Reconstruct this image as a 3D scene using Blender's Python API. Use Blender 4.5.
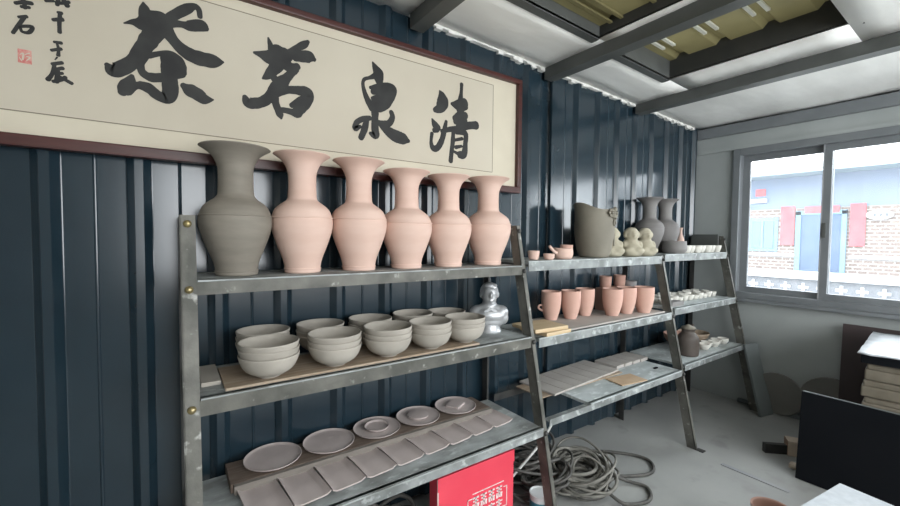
import bpy, bmesh, math, random
from mathutils import Vector, Matrix, noise as mnoise
random.seed(7)
for o in list(bpy.data.objects): bpy.data.objects.remove(o)
S = bpy.context.scene
COL = S.collection

# ------------------------------------------------------------------ camera
YAW, PITCH, ROLL = math.radians(34.8), math.radians(2.3), math.radians(0.55)
fw = Vector((math.sin(YAW)*math.cos(PITCH), math.cos(YAW)*math.cos(PITCH), -math.sin(PITCH)))
rt0 = Vector((math.cos(YAW), -math.sin(YAW), 0)); up0 = rt0.cross(fw)
rt = rt0*math.cos(ROLL) + up0*math.sin(ROLL); up = up0*math.cos(ROLL) - rt0*math.sin(ROLL)
cam = bpy.data.cameras.new('camera'); camo = bpy.data.objects.new('camera', cam); COL.objects.link(camo)
cam.sensor_width = 36; cam.lens = 405/900*36; cam.clip_start = 0.02; cam.clip_end = 300
m = Matrix((rt, up, -fw)).transposed().to_4x4(); m.translation = (0, 0, 1.5); camo.matrix_world = m
S.camera = camo

# ------------------------------------------------------------------ sky and daylight
W = bpy.data.worlds.new('World'); S.world = W; W.use_nodes = True
nt = W.node_tree; nt.nodes.clear()
out = nt.nodes.new('ShaderNodeOutputWorld'); bg = nt.nodes.new('ShaderNodeBackground')
bg.inputs['Color'].default_value = (0.93, 0.97, 1.0, 1); bg.inputs['Strength'].default_value = 4.2
nt.links.new(bg.outputs[0], out.inputs[0])
def portal(loc, rot, sx, sy):
    l = bpy.data.lights.new('daylight_portal', 'AREA'); l.shape = 'RECTANGLE'; l.size = sx; l.size_y = sy
    l.cycles.is_portal = True
    o = bpy.data.objects.new('daylight_portal', l); COL.objects.link(o); o.location = loc; o.rotation_euler = rot
portal((4.38, 0.55, 1.62), (0, math.radians(90), 0), 1.3, 2.2)        # window in the back wall, light goes -X
portal((1.96, -2.36, 1.72), (math.radians(90), 0, 0), 4.28, 1.60)        # wide window behind the camera, light goes +Y
S.view_settings.view_transform = 'Standard'; S.view_settings.look = 'None'
S.view_settings.gamma = 1; S.view_settings.use_curve_mapping = False
S.view_settings.exposure = 1.35

# ------------------------------------------------------------------ materials
def mat(name, col, rough=0.7, metal=0.0, col2=None, scale=8.0, detail=4, bump=0.0, bscale=40.0, spec=0.5, ramp=(0.35, 0.65), stretch=None, col3=None, scale3=30, ramp3=(0.6, 0.7)):
    M = bpy.data.materials.new(name); M.use_nodes = True
    n = M.node_tree.nodes; L = M.node_tree.links; b = n['Principled BSDF']
    b.inputs['Base Color'].default_value = (*col, 1); b.inputs['Roughness'].default_value = rough
    b.inputs['Metallic'].default_value = metal; b.inputs['Specular IOR Level'].default_value = spec
    co = n.new('ShaderNodeTexCoord'); vec = co.outputs['Object']
    if stretch:
        mp = n.new('ShaderNodeMapping'); mp.inputs['Scale'].default_value = stretch
        L.new(vec, mp.inputs[0]); vec = mp.outputs[0]
    def layer(sc, rp, det):
        t = n.new('ShaderNodeTexNoise'); t.inputs['Scale'].default_value = sc; t.inputs['Detail'].default_value = det
        L.new(vec, t.inputs['Vector'])
        r = n.new('ShaderNodeMapRange'); r.inputs['From Min'].default_value = rp[0]; r.inputs['From Max'].default_value = rp[1]
        L.new(t.outputs['Fac'], r.inputs['Value']); return r.outputs[0]
    if col2:
        mx = n.new('ShaderNodeMix'); mx.data_type = 'RGBA'
        mx.inputs[6].default_value = (*col, 1); mx.inputs[7].default_value = (*col2, 1)
        L.new(layer(scale, ramp, detail), mx.inputs[0]); o_ = mx.outputs[2]
        if col3:
            m3 = n.new('ShaderNodeMix'); m3.data_type = 'RGBA'; m3.inputs[7].default_value = (*col3, 1)
            L.new(o_, m3.inputs[6]); L.new(layer(scale3, ramp3, 6), m3.inputs[0]); o_ = m3.outputs[2]
        L.new(o_, b.inputs['Base Color'])
    if bump:
        t = n.new('ShaderNodeTexNoise'); t.inputs['Scale'].default_value = bscale; t.inputs['Detail'].default_value = 5
        L.new(vec, t.inputs['Vector'])
        bp = n.new('ShaderNodeBump'); bp.inputs['Strength'].default_value = bump; bp.inputs['Distance'].default_value = 0.01
        L.new(t.outputs['Fac'], bp.inputs['Height']); L.new(bp.outputs[0], b.inputs['Normal'])
    return M
MT = {}
MT['navy'] = mat('navy painted steel', (0.0115, 0.0245, 0.0345), 0.19, 0.0, (0.0150, 0.0300, 0.0415), 3, bump=0.015, bscale=4, spec=0.7)
MT['wallback'] = mat('grey green board', (0.34, 0.365, 0.355), 0.6, 0, (0.39, 0.415, 0.405), 2.5, bump=0.05)
MT['plain'] = mat('pale plaster', (0.72, 0.71, 0.68), 0.8, 0, (0.66, 0.65, 0.62), 3)
MT['foil'] = mat('white foil insulation', (0.92, 0.91, 0.87), 0.5, 0.0, (0.82, 0.81, 0.77), 2.2, bump=0.35, bscale=7, stretch=(1, 3, 1))
MT['foam'] = mat('white gap strip', (0.85, 0.84, 0.80), 0.8, 0, (0.7, 0.69, 0.65), 20)  # white colour for the daylight leaking in at the wall top
MT['beam'] = mat('grey painted beam', (0.075, 0.08, 0.075), 0.5, 0, (0.10, 0.105, 0.10), 5)
MT['beamdark'] = mat('dark board', (0.035, 0.037, 0.035), 0.7, 0, (0.05, 0.05, 0.045), 6)
MT['winframe'] = mat('grey aluminium frame', (0.19, 0.205, 0.215), 0.4, 0.2, (0.22, 0.235, 0.245), 5)
MT['concrete'] = mat('concrete floor', (0.30, 0.305, 0.295), 0.5, 0, (0.38, 0.385, 0.37), 1.6, 6, 0.08, 25, col3=(0.28, 0.28, 0.27), scale3=5, ramp3=(0.58, 0.72))
MT['steel'] = mat('dusty angle iron', (0.075, 0.075, 0.064), 0.55, 0.2, (0.16, 0.155, 0.135), 9, 6, 0.12, 60, col3=(0.42, 0.42, 0.39), scale3=22, ramp3=(0.62, 0.74))
MT['steeldark'] = mat('dark angle iron', (0.03, 0.03, 0.03), 0.55, 0.2, (0.06, 0.06, 0.055), 10, 5, 0.1, 50)
MT['shelfboard'] = mat('dusty grey shelf board', (0.20, 0.21, 0.20), 0.6, 0, (0.42, 0.45, 0.45), 6, 6, 0.1, 40, col3=(0.55, 0.58, 0.58), scale3=18, ramp3=(0.58, 0.75), stretch=(1, 2, 1))
MT['batten'] = mat('dull grey batten', (0.17, 0.15, 0.13), 0.8, 0, (0.22, 0.195, 0.17), 6, 4, stretch=(1, 8, 8))
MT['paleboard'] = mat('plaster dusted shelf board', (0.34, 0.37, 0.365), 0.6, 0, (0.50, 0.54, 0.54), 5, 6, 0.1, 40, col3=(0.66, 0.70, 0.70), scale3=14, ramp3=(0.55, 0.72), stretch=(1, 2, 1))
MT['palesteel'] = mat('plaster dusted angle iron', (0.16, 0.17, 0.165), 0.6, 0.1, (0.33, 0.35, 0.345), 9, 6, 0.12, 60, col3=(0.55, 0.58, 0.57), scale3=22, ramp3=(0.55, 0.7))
MT['jugclay'] = mat('dark brown clay', (0.075, 0.06, 0.05), 0.6, 0, (0.10, 0.08, 0.068), 7)
MT['plyboard'] = mat('brown plywood', (0.30, 0.22, 0.15), 0.75, 0, (0.40, 0.32, 0.24), 6, 5, 0.1, 50, stretch=(1, 8, 8))
MT['darkply'] = mat('dark plywood', (0.12, 0.085, 0.065), 0.75, 0, (0.18, 0.14, 0.11), 8, 5, stretch=(1, 8, 8))
MT['pine'] = mat('pale pine', (0.52, 0.38, 0.22), 0.7, 0, (0.60, 0.47, 0.30), 4, 4, stretch=(1, 12, 12))
MT['bolt'] = mat('brass bolt', (0.45, 0.36, 0.16), 0.35, 0.8, (0.30, 0.25, 0.14), 40)
MT['pink'] = mat('pink bisque clay', (0.66, 0.46, 0.38), 0.8, 0, (0.70, 0.51, 0.43), 5, 4, 0.03, 80, stretch=(1, 1, 4))
MT['pinkcup'] = mat('terracotta pink bisque', (0.56, 0.34, 0.27), 0.8, 0, (0.61, 0.39, 0.32), 6, 4, 0.03, 80)
MT['pinkdark'] = mat('dull terracotta', (0.40, 0.23, 0.18), 0.8, 0, (0.46, 0.28, 0.22), 6)
MT['wetclay'] = mat('grey brown raw clay', (0.205, 0.182, 0.15), 0.75, 0, (0.245, 0.22, 0.182), 6, 4, 0.05, 60, stretch=(1, 1, 5))
MT['darkclay'] = mat('dark grey clay', (0.17, 0.16, 0.155), 0.65, 0, (0.21, 0.20, 0.19), 6, 4, 0.05, 60)
MT['bowlclay'] = mat('grey bowl clay', (0.36, 0.33, 0.285), 0.8, 0, (0.42, 0.385, 0.335), 7, 4, 0.04, 80)
MT['plateclay'] = mat('mauve grey clay', (0.43, 0.365, 0.345), 0.8, 0, (0.51, 0.44, 0.42), 7, 5, 0.05, 60)
MT['plateedge'] = mat('pale trimmed clay edge', (0.55, 0.48, 0.43), 0.8, 0, (0.60, 0.53, 0.48), 20)
MT['slabclay'] = mat('grey slab clay', (0.36, 0.33, 0.30), 0.8, 0, (0.42, 0.39, 0.36), 6, 4, 0.05, 50)
MT['cream'] = mat('cream clay', (0.36, 0.325, 0.24), 0.75, 0, (0.43, 0.395, 0.30), 12, 5, 0.15, 60)
MT['jarclay'] = mat('olive grey clay', (0.19, 0.172, 0.135), 0.7, 0, (0.235, 0.215, 0.17), 6, 4, 0.06, 50)
MT['whitecup'] = mat('off white bisque', (0.62, 0.60, 0.54), 0.7, 0, (0.70, 0.68, 0.62), 10)
MT['silver'] = mat('silver paint', (0.60, 0.61, 0.62), 0.38, 0.55, (0.48, 0.49, 0.50), 18, 4, 0.1, 40)
MT['paper'] = mat('aged cream paper', (0.52, 0.465, 0.37), 0.75, 0, (0.58, 0.525, 0.425), 1.5, 4)
MT['mount'] = mat('cream silk mount', (0.57, 0.51, 0.40), 0.7, 0, (0.63, 0.57, 0.45), 3, 4)
MT['ink'] = mat('black ink', (0.012, 0.012, 0.012), 0.7, 0, (0.03, 0.03, 0.028), 9)
MT['hair'] = mat('thin ruled line', (0.22, 0.19, 0.14), 0.8)
MT['seal'] = mat('red seal ink', (0.55, 0.16, 0.14), 0.7, 0, (0.62, 0.32, 0.27), 90, 2)
MT['redwood'] = mat('dark red lacquered wood', (0.045, 0.011, 0.009), 0.38, 0, (0.068, 0.016, 0.012), 6, 4, stretch=(1, 8, 8))
MT['red'] = mat('red carton', (0.72, 0.05, 0.085), 0.45, 0, (0.78, 0.07, 0.105), 4)
MT['cartonside'] = mat('pale carton edge', (0.6, 0.45, 0.42), 0.7)
MT['print'] = mat('white print', (0.8, 0.72, 0.7), 0.6, 0, (0.75, 0.55, 0.53), 30)
MT['cable'] = mat('dusty black rubber', (0.055, 0.053, 0.048), 0.6, 0, (0.11, 0.105, 0.095), 14)
MT['hose'] = mat('dusty grey hose', (0.15, 0.145, 0.125), 0.65, 0, (0.22, 0.21, 0.185), 14)
MT['strap'] = mat('white strap', (0.6, 0.6, 0.57), 0.6, 0, (0.5, 0.5, 0.48), 20)
MT['tinblue'] = mat('blue tin', (0.02, 0.16, 0.22), 0.35, 0, (0.03, 0.20, 0.27), 8)
MT['tinwhite'] = mat('white tin', (0.65, 0.68, 0.68), 0.4, 0, (0.55, 0.58, 0.58), 12)
MT['black'] = mat('black panel', (0.005, 0.006, 0.008), 0.85, 0, (0.007, 0.008, 0.010), 3, spec=0.12)
MT['brownpanel'] = mat('dark brown panel', (0.045, 0.033, 0.033), 0.5, 0, (0.055, 0.04, 0.04), 3)
MT['sack'] = mat('tan packed sheets', (0.15, 0.13, 0.095), 0.8, 0, (0.20, 0.175, 0.135), 10, 4, 0.2, 20)
MT['greyboard'] = mat('grey board', (0.16, 0.18, 0.18), 0.6, 0, (0.19, 0.21, 0.21), 5)
MT['browndisc'] = mat('dull brown board', (0.17, 0.165, 0.15), 0.7, 0, (0.19, 0.185, 0.17), 5)
MT['whitesheet'] = mat('crumpled white plastic', (0.55, 0.57, 0.59), 0.45, 0, (0.38, 0.40, 0.43), 9, 5, 0.3, 18)
MT['whiteslab'] = mat('white foam slab', (0.50, 0.53, 0.56), 0.6, 0, (0.42, 0.45, 0.48), 25, 5, 0.1, 60)
MT['brick'] = mat('terracotta brick', (0.30, 0.19, 0.13), 0.85, 0, (0.36, 0.25, 0.18), 15)
MT['brickpale'] = mat('pale brick end', (0.6, 0.5, 0.4), 0.85)
MT['card'] = mat('tan cardboard', (0.42, 0.29, 0.18), 0.8, 0, (0.48, 0.35, 0.23), 12)
MT['olive'] = None
# translucent roofing sheet
def translucent(name, col, f):
    M = bpy.data.materials.new(name); M.use_nodes = True; n = M.node_tree.nodes; L = M.node_tree.links
    b = n['Principled BSDF']; b.inputs['Base Color'].default_value = (*col, 1); b.inputs['Roughness'].default_value = .6
    t = n.new('ShaderNodeBsdfTranslucent'); t.inputs[0].default_value = (*col, 1)
    mx = n.new('ShaderNodeMixShader'); mx.inputs[0].default_value = f
    no = n.new('ShaderNodeTexNoise'); no.inputs['Scale'].default_value = 5
    cr = n.new('ShaderNodeMix'); cr.data_type = 'RGBA'
    cr.inputs[6].default_value = (*[c*.75 for c in col], 1); cr.inputs[7].default_value = (*[min(1, c*1.2) for c in col], 1)
    tc = n.new('ShaderNodeTexCoord'); L.new(tc.outputs['Object'], no.inputs['Vector'])
    L.new(no.outputs['Fac'], cr.inputs[0]); L.new(cr.outputs[2], t.inputs[0]); L.new(cr.outputs[2], b.inputs['Base Color'])
    L.new(b.outputs[0], mx.inputs[1]); L.new(t.outputs[0], mx.inputs[2]); L.new(mx.outputs[0], n['Material Output'].inputs[0])
    return M
MT['olive'] = translucent('olive translucent sheet', (0.20, 0.175, 0.08), 0.05)
MT['clear'] = translucent('pale ridge glint', (0.75, 0.75, 0.66), 0.25)  # pale colour paints the sunlit glints along the sheet ridges
def glassmat():
    M = bpy.data.materials.new('dusty glass with glare veil'); M.use_nodes = True; n = M.node_tree.nodes; L = M.node_tree.links; n.clear()
    o = n.new('ShaderNodeOutputMaterial'); tr = n.new('ShaderNodeBsdfTransparent'); tr.inputs[0].default_value = (.95, .97, .98, 1)
    gl = n.new('ShaderNodeBsdfGlossy'); gl.inputs['Roughness'].default_value = .03
    veil = n.new('ShaderNodeBsdfTranslucent'); veil.inputs[0].default_value = (.9, .93, 1, 1)  # translucent share lays the veiling window glare over the yard view
    fr = n.new('ShaderNodeFresnel'); fr.inputs[0].default_value = 1.3
    m1 = n.new('ShaderNodeMixShader'); m2 = n.new('ShaderNodeMixShader')
    no = n.new('ShaderNodeTexNoise'); no.inputs['Scale'].default_value = 3; mr = n.new('ShaderNodeMapRange')
    mr.inputs['To Min'].default_value = .02; mr.inputs['To Max'].default_value = .035
    tc = n.new('ShaderNodeTexCoord'); L.new(tc.outputs['Object'], no.inputs['Vector'])
    L.new(no.outputs['Fac'], mr.inputs['Value']); L.new(mr.outputs[0], m2.inputs[0])
    L.new(fr.outputs[0], m1.inputs[0]); L.new(tr.outputs[0], m1.inputs[1]); L.new(gl.outputs[0], m1.inputs[2])
    L.new(m1.outputs[0], m2.inputs[1]); L.new(veil.outputs[0], m2.inputs[2]); L.new(m2.outputs[0], o.inputs[0])
    return M
MT['glass'] = glassmat()
def brickwall():
    M = bpy.data.materials.new('far brick wall'); M.use_nodes = True; n = M.node_tree.nodes; L = M.node_tree.links; b = n['Principled BSDF']
    t = n.new('ShaderNodeTexBrick'); t.inputs['Color1'].default_value = (.115, .085, .07, 1); t.inputs['Color2'].default_value = (.16, .122, .105, 1)
    t.inputs['Mortar'].default_value = (.26, .245, .23, 1); t.inputs['Scale'].default_value = 2.2; t.inputs['Mortar Size'].default_value = .035
    tc = n.new('ShaderNodeTexCoord'); mp = n.new('ShaderNodeMapping'); mp.inputs['Rotation'].default_value = (math.radians(90), 0, math.radians(90))
    sx = n.new('ShaderNodeSeparateXYZ'); cx = n.new('ShaderNodeCombineXYZ')
    L.new(tc.outputs['Object'], sx.inputs[0]); L.new(sx.outputs[1], cx.inputs[0]); L.new(sx.outputs[2], cx.inputs[1])
    L.new(cx.outputs[0], t.inputs['Vector']); L.new(t.outputs[0], b.inputs['Base Color']); b.inputs['Roughness'].default_value = .9
    return M
MT['farbrick'] = brickwall()
MT['farwhite'] = mat('far white band', (0.36, 0.36, 0.36), .8, 0, (0.31, 0.32, 0.33), 3)
MT['farblue'] = mat('far blue paint', (0.095, 0.19, 0.26), .6, 0, (0.115, 0.215, 0.285), 2)
MT['fardoor'] = mat('far dark blue door', (0.045, 0.077, 0.135), .6, 0, (0.054, 0.090, 0.149), 2)
MT['farred'] = mat('far red couplet', (0.375, 0.050, 0.060), .7, 0, (0.400, 0.080, 0.085), 3)
MT['farroof'] = mat('far pale roof', (0.225, 0.300, 0.340), .6, 0, (0.275, 0.340, 0.370), 1)
MT['fareave'] = mat('far blue eave wall', (0.112, 0.144, 0.200), .8, 0, (0.132, 0.160, 0.208), 1)
MT['farglass'] = mat('far window glass', (0.060, 0.100, 0.150), .15)
MT['farpara'] = mat('far grey parapet', (0.10, 0.105, 0.115), .85, 0, (0.13, 0.135, 0.145), 4)
MT['ground'] = mat('pale yard paving', (0.300, 0.300, 0.288), .9, 0, (0.252, 0.252, 0.240), 2)

# ------------------------------------------------------------------ helpers
def link(name, me, material, parent=None, smooth=False, loc=None):
    o = bpy.data.objects.new(name, me); COL.objects.link(o)
    if material and not me.materials: me.materials.append(MT[material] if isinstance(material, str) else material)
    if parent: o.parent = parent
    if loc: o.location = loc
    if smooth:
        for p in me.polygons: p.use_smooth = True
    return o
def bmobj(name, bm, material, parent=None, smooth=False, loc=None, auto=None):
    bmesh.ops.recalc_face_normals(bm, faces=bm.faces[:])
    me = bpy.data.meshes.new(name); bm.to_mesh(me); bm.free()
    o = link(name, me, material, parent, smooth or auto is not None, loc)
    if auto is not None: me.set_sharp_from_angle(angle=math.radians(auto))
    return o
def tag(o, label=None, cat=None, group=None, kind=None):
    if label: o['label'] = label
    if cat: o['category'] = cat
    if group: o['group'] = group
    if kind: o['kind'] = kind
    return o
def thing(name, label, cat, loc=(0, 0, 0), rz=0, group=None):
    o = bpy.data.objects.new(name, None); COL.objects.link(o); o.location = loc; o.rotation_euler = (0, 0, rz)
    o.empty_display_size = .05
    return tag(o, label, cat, group)
def struct(o, label=None): return tag(o, label, None, None, 'structure')
def addbox(bm, lo, hi, M=None, bev=0):
    vs = [bm.verts.new((x, y, z)) for x in (lo[0], hi[0]) for y in (lo[1], hi[1]) for z in (lo[2], hi[2])]
    fs = [(0, 1, 3, 2), (4, 6, 7, 5), (0, 4, 5, 1), (2, 3, 7, 6), (0, 2, 6, 4), (1, 5, 7, 3)]
    fc = [bm.faces.new([vs[i] for i in f]) for f in fs]
    if M: bmesh.ops.transform(bm, matrix=M, verts=vs)
    if bev:
        ed = list({e for f in fc for e in f.edges}); bmesh.ops.bevel(bm, geom=ed, offset=bev, segments=2, affect='EDGES', profile=.7)
    return vs
def box(name, lo, hi, material, parent=None, bev=0, M=None):
    bm = bmesh.new(); addbox(bm, lo, hi, M, bev); return bmobj(name, bm, material, parent)
def lathe(bm, prof, seg=28, M=None, cap=True):
    rings = []
    for r, z in prof:
        rings.append([bm.verts.new((r*math.cos(2*math.pi*i/seg), r*math.sin(2*math.pi*i/seg), z)) for i in range(seg)])
    for a, b in zip(rings, rings[1:]):
        for i in range(seg): bm.faces.new((a[i], a[(i+1) % seg], b[(i+1) % seg], b[i]))
    if cap:
        bm.faces.new(rings[0][::-1]); bm.faces.new(rings[-1])
    if M: bmesh.ops.transform(bm, matrix=M, verts=[v for r in rings for v in r])
def tube(bm, pts, r, seg=6):
    pts = [Vector(p) for p in pts]; rings = []; n = len(pts); pu = None
    for i, p in enumerate(pts):
        d = (pts[min(i+1, n-1)] - pts[max(i-1, 0)]).normalized()
        u = pu - d*pu.dot(d) if pu else d.orthogonal()
        if u.length < 1e-5: u = d.orthogonal()
        u.normalize(); pu = u; v = d.cross(u)
        rr = r(i/(n-1)) if callable(r) else r
        rings.append([bm.verts.new(p + (u*math.cos(2*math.pi*k/seg) + v*math.sin(2*math.pi*k/seg))*rr) for k in range(seg)])
    for a, b in zip(rings, rings[1:]):
        for k in range(seg): bm.faces.new((a[k], a[(k+1) % seg], b[(k+1) % seg], b[k]))
    bm.faces.new(rings[0][::-1]); bm.faces.new(rings[-1])
def thicken(bm, vec):
    vec = Vector(vec); fs = bm.faces[:]; edges = [e for e in bm.edges if len(e.link_faces) == 1]
    cp = {v: bm.verts.new(v.co+vec) for v in bm.verts[:]}
    for f in fs: bm.faces.new([cp[v] for v in reversed(f.verts)])
    for e in edges:
        a, b = e.verts; bm.faces.new((a, b, cp[b], cp[a]))
def smoothpts(P, n):
    P = [Vector(p) for p in P]; o = []
    for i in range(len(P)-1):
        a, b, c, d = P[max(i-1, 0)], P[i], P[i+1], P[min(i+2, len(P)-1)]
        for k in range(n):
            t = k/n
            o.append(.5*((2*b)+(c-a)*t+(2*a-5*b+4*c-d)*t*t+(3*b-a-3*c+d)*t**3))
    return o + [P[-1]]
def lerp_prof(P, n=4):
    q = smoothpts([(r, z, 0) for r, z in P], n); return [(max(p.x, .0005), p.y) for p in q]
def blobmesh(name, blobs, material, parent=None, voxel=.006, sm=4):
    """ellipsoids (centre, radii) fused into one continuous skin"""
    bm = bmesh.new()
    for b in blobs:
        c, r = b[0], b[1]; rot = b[2] if len(b) > 2 else (0, 0, 0)
        from mathutils import Euler
        M = Matrix.Translation(c) @ Euler(rot).to_matrix().to_4x4() @ Matrix.Diagonal((*r, 1))
        bmesh.ops.create_icosphere(bm, subdivisions=3, radius=1, matrix=M)
    o = bmobj(name, bm, material, parent)
    md = o.modifiers.new('r', 'REMESH'); md.mode = 'VOXEL'; md.voxel_size = voxel
    s = o.modifiers.new('s', 'SMOOTH'); s.iterations = sm; s.factor = .5
    dg = bpy.context.evaluated_depsgraph_get(); me = bpy.data.meshes.new_from_object(o.evaluated_get(dg))
    o.modifiers.clear(); old = o.data; o.data = me; bpy.data.meshes.remove(old)
    if not me.materials: me.materials.append(MT[material])
    for p in me.polygons: p.use_smooth = True
    return o
def copy_tree(o, loc=None, rz=None, label=None):
    c = o.copy(); COL.objects.link(c)
    if loc is not None: c.location = loc
    if rz is not None: c.rotation_euler = (0, 0, rz)
    if label: c['label'] = label
    for ch in list(o.children):
        k = ch.copy(); COL.objects.link(k); k.parent = c
        for g in list(ch.children):
            h = g.copy(); COL.objects.link(h); h.parent = k
    return c
ORD = ['first', 'second', 'third', 'fourth', 'fifth', 'sixth', 'seventh', 'eighth', 'ninth', 'tenth', 'eleventh', 'twelfth']

# ------------------------------------------------------------------ setting
WY = 1.945; RX = 4.32; FY = -2.3; NX = -2.4
def ceil_z(x): return 2.70 - 0.03*x
struct(box('floor', (NX-.1, FY-.1, -.1), (RX+.1, WY+.2, 0), 'concrete'))
# corrugated left wall: sheets of four ribs each
wall = struct(box('wall_left', (NX-.1, WY+.05, 0), (RX+.1, WY+.12, 2.9), 'navy'))
PER, OFF = .256, -.088
def sheet_profile(x0, n):
    P = [(x0, WY)]
    for k in range(n):
        c = x0 + PER*.5 + k*PER
        P += [(c-.041, WY), (c-.038, WY-.001), (c-.0355, WY-.004), (c-.016, WY-.0235), (c-.013, WY-.026), (c+.013, WY-.026), (c+.016, WY-.0235), (c+.0355, WY-.004), (c+.038, WY-.001), (c+.041, WY)]
        if k < n-1: P += [(c+PER*.5-.006, WY), (c+PER*.5-.003, WY-.0025), (c+PER*.5, WY-.0035), (c+PER*.5+.003, WY-.0025), (c+PER*.5+.006, WY)]
    P.append((x0+n*PER, WY))
    return P
k0 = -9
while OFF + (k0-.5)*PER < RX:
    x0 = OFF + (k0-.5)*PER
    bm = bmesh.new(); P = [(min(x, RX), y) for x, y in sheet_profile(x0, 4)]; rows = []
    for z in (0.03, .7, 1.4, 2.1, 2.9):
        rows.append([bm.verts.new((x, y, z)) for x, y in P])
    for a, b in zip(rows, rows[1:]):
        for i in range(len(P)-1):
            if P[i+1][0]-P[i][0] > 1e-6: bm.faces.new((a[i], a[i+1], b[i+1], b[i]))
    thicken(bm, (0, .003, 0))
    bmobj('metal_sheet', bm, 'navy', wall)
    k0 += 4
# thin conduit strip running down the wall beside the frame
c = struct(box('trim_1', (2.155, WY-.045, .03), (2.185, WY-.027, 2.6), 'navy'))
# opposite wall with a wide window behind the camera
OPN = (-.18, 4.1, .92, 2.52)
def wall_with_hole(name, axis, pos, th, a0, a1, h, hole, m, zf=None):
    bm = bmesh.new()
    def bx(u0, u1, z0, z1):
        if u1-u0 < 1e-4 or z1-z0 < 1e-4: return
        if axis == 'Y': addbox(bm, (u0, pos, z0), (u1, pos+th, z1))
        else: addbox(bm, (pos, u0, z0), (pos+th, u1, z1))
    bx(a0, hole[0], 0, h); bx(hole[1], a1, 0, h); bx(hole[0], hole[1], 0, hole[2]); bx(hole[0], hole[1], hole[3], h)
    return struct(bmobj(name, bm, m))
wall_with_hole('wall_front', 'Y', FY-.1, .1, NX-.1, RX+.1, 2.9, OPN, 'plain')
struct(box('wall_near', (NX-.1, FY, 0), (NX, WY+.05, 2.9), 'plain'))
wf = struct(thing('window_2', None, None))
for a, b in (((OPN[0], FY-.08, OPN[2]), (OPN[1], FY-.03, OPN[2]+.05)), ((OPN[0], FY-.08, OPN[3]-.05), (OPN[1], FY-.03, OPN[3])), ((OPN[0], FY-.08, OPN[2]), (OPN[0]+.05, FY-.03, OPN[3])), ((OPN[1]-.05, FY-.08, OPN[2]), (OPN[1], FY-.03, OPN[3])), ((1.10, FY-.08, OPN[2]), (1.15, FY-.03, OPN[3])), ((2.58, FY-.08, OPN[2]), (2.63, FY-.03, OPN[3]))):
    box('frame_member', a, b, 'winframe', wf)
# back wall with the sliding window
s_ = RX/4.23
W0, W1, WZ0, WZ1 = -.45, 1.605, .97, 2.325
wb = wall_with_hole('wall_back', 'X', RX, .1, FY, WY+.05, 2.9, (W0, W1, WZ0, WZ1), 'wallback')
struct(box('trim_2', (RX-.05, FY, 2.47), (RX, WY-.03, 2.56), 'winframe'))       # angle under the ceiling
struct(box('trim_3', (RX-.02, FY, WZ1), (RX, WY-.03, WZ1+.035), 'wallback'))
win = struct(thing('window_1', None, None))
xf0, xf1 = RX-.035, RX+.09
box('frame_member', (xf0, W1-.055, WZ0), (xf1, W1, WZ1), 'winframe', win, .004)
box('frame_member', (xf0, W0, WZ0), (xf1, W0+.055, WZ1), 'winframe', win, .004)
box('frame_member', (xf0, W0+.055, WZ1-.06), (xf1, W1-.055, WZ1), 'winframe', win, .004)
box('frame_member', (xf0, W0+.055, WZ0), (xf1, W1-.055, WZ0+.05), 'winframe', win, .004)
box('sill', (RX-.07, W0-.05, WZ0-.03), (RX-.001, W1+.03, WZ0), 'winframe', win, .004)
def sash(y0, y1, xs, handle):
    s = box('sash', (xs, y0, WZ0+.05), (xs+.03, y0+.05, WZ1-.06), 'winframe', win)
    bm = bmesh.new()
    z0, z1 = WZ0+.05, WZ1-.06
    box('sash_stile', (xs, y1-.055, z0), (xs+.03, y1, z1), 'winframe', s)
    box('sash_rail', (xs, y0+.05, z0), (xs+.03, y1-.055, z0+.05), 'winframe', s)
    box('sash_rail', (xs, y0+.05, z1-.055), (xs+.03, y1-.055, z1), 'winframe', s)
    box('pane', (xs+.012, y0+.05, z0+.05), (xs+.018, y1-.055, z1-.055), 'glass', s)
    if handle:
        h = box('handle', (xs-.02, y1-.035, 1.52), (xs, y1-.015, 1.64), 'beam', s, .004)
        box('seal_strip', (xs-.004, y1-.008, z0), (xs, y1, z1), 'farwhite', s)
sash(.93, W1-.055, RX+.045, False)
sash(W0+.055, .985, RX+.0, True)
# ceiling: foil sheets, beams and two skylight openings
OP1 = (1.16, 2.04, .55, 1.46); OP2 = (2.22, 2.90, .585, 1.50)
def slope_box(bm, x0, x1, y0, y1, dz0, dz1):
    vs = addbox(bm, (x0, y0, 0), (x1, y1, 0.001))
    for v in vs:
        v.co.z = ceil_z(v.co.x) + (dz1 if v.co.z > .0005 else dz0)
ceil = thing('ceiling', None, None); struct(ceil)
def foil(x0, x1, y0, y1):
    nx, ny = max(2, int((x1-x0)/.12)), max(2, int((y1-y0)/.12)); bm = bmesh.new(); g = []
    for i in range(nx+1):
        r = []
        for j in range(ny+1):
            x = x0+(x1-x0)*i/nx; y = y0+(y1-y0)*j/ny
            e = min(i, nx-i, j, ny-j)
            dz = 0 if e == 0 else .018*mnoise.noise((x*2.5, y*4, .3))
            r.append(bm.verts.new((x, y, ceil_z(x)+dz)))
        g.append(r)
    for i in range(nx):
        for j in range(ny): bm.faces.new((g[i][j], g[i][j+1], g[i+1][j+1], g[i+1][j]))
    thicken(bm, (0, 0, .012))
    bmobj('foil_sheet', bm, 'foil', ceil, True)
foil(NX, 1.06, FY, WY); 
foil(1.06, 2.12, OP1[3], WY); foil(1.06, OP1[0], OP1[2], OP1[3]); foil(OP1[1], 2.12, OP1[2], OP1[3]); foil(1.06, 2.12, FY, OP1[2])
foil(2.12, 3.20, OP2[3], WY); foil(2.12, OP2[0], OP2[2], OP2[3]); foil(OP2[1], 3.20, OP2[2], OP2[3]); foil(2.12, 3.20, FY, OP2[2])
foil(3.20, RX, FY, WY)
bm = bmesh.new()
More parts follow.
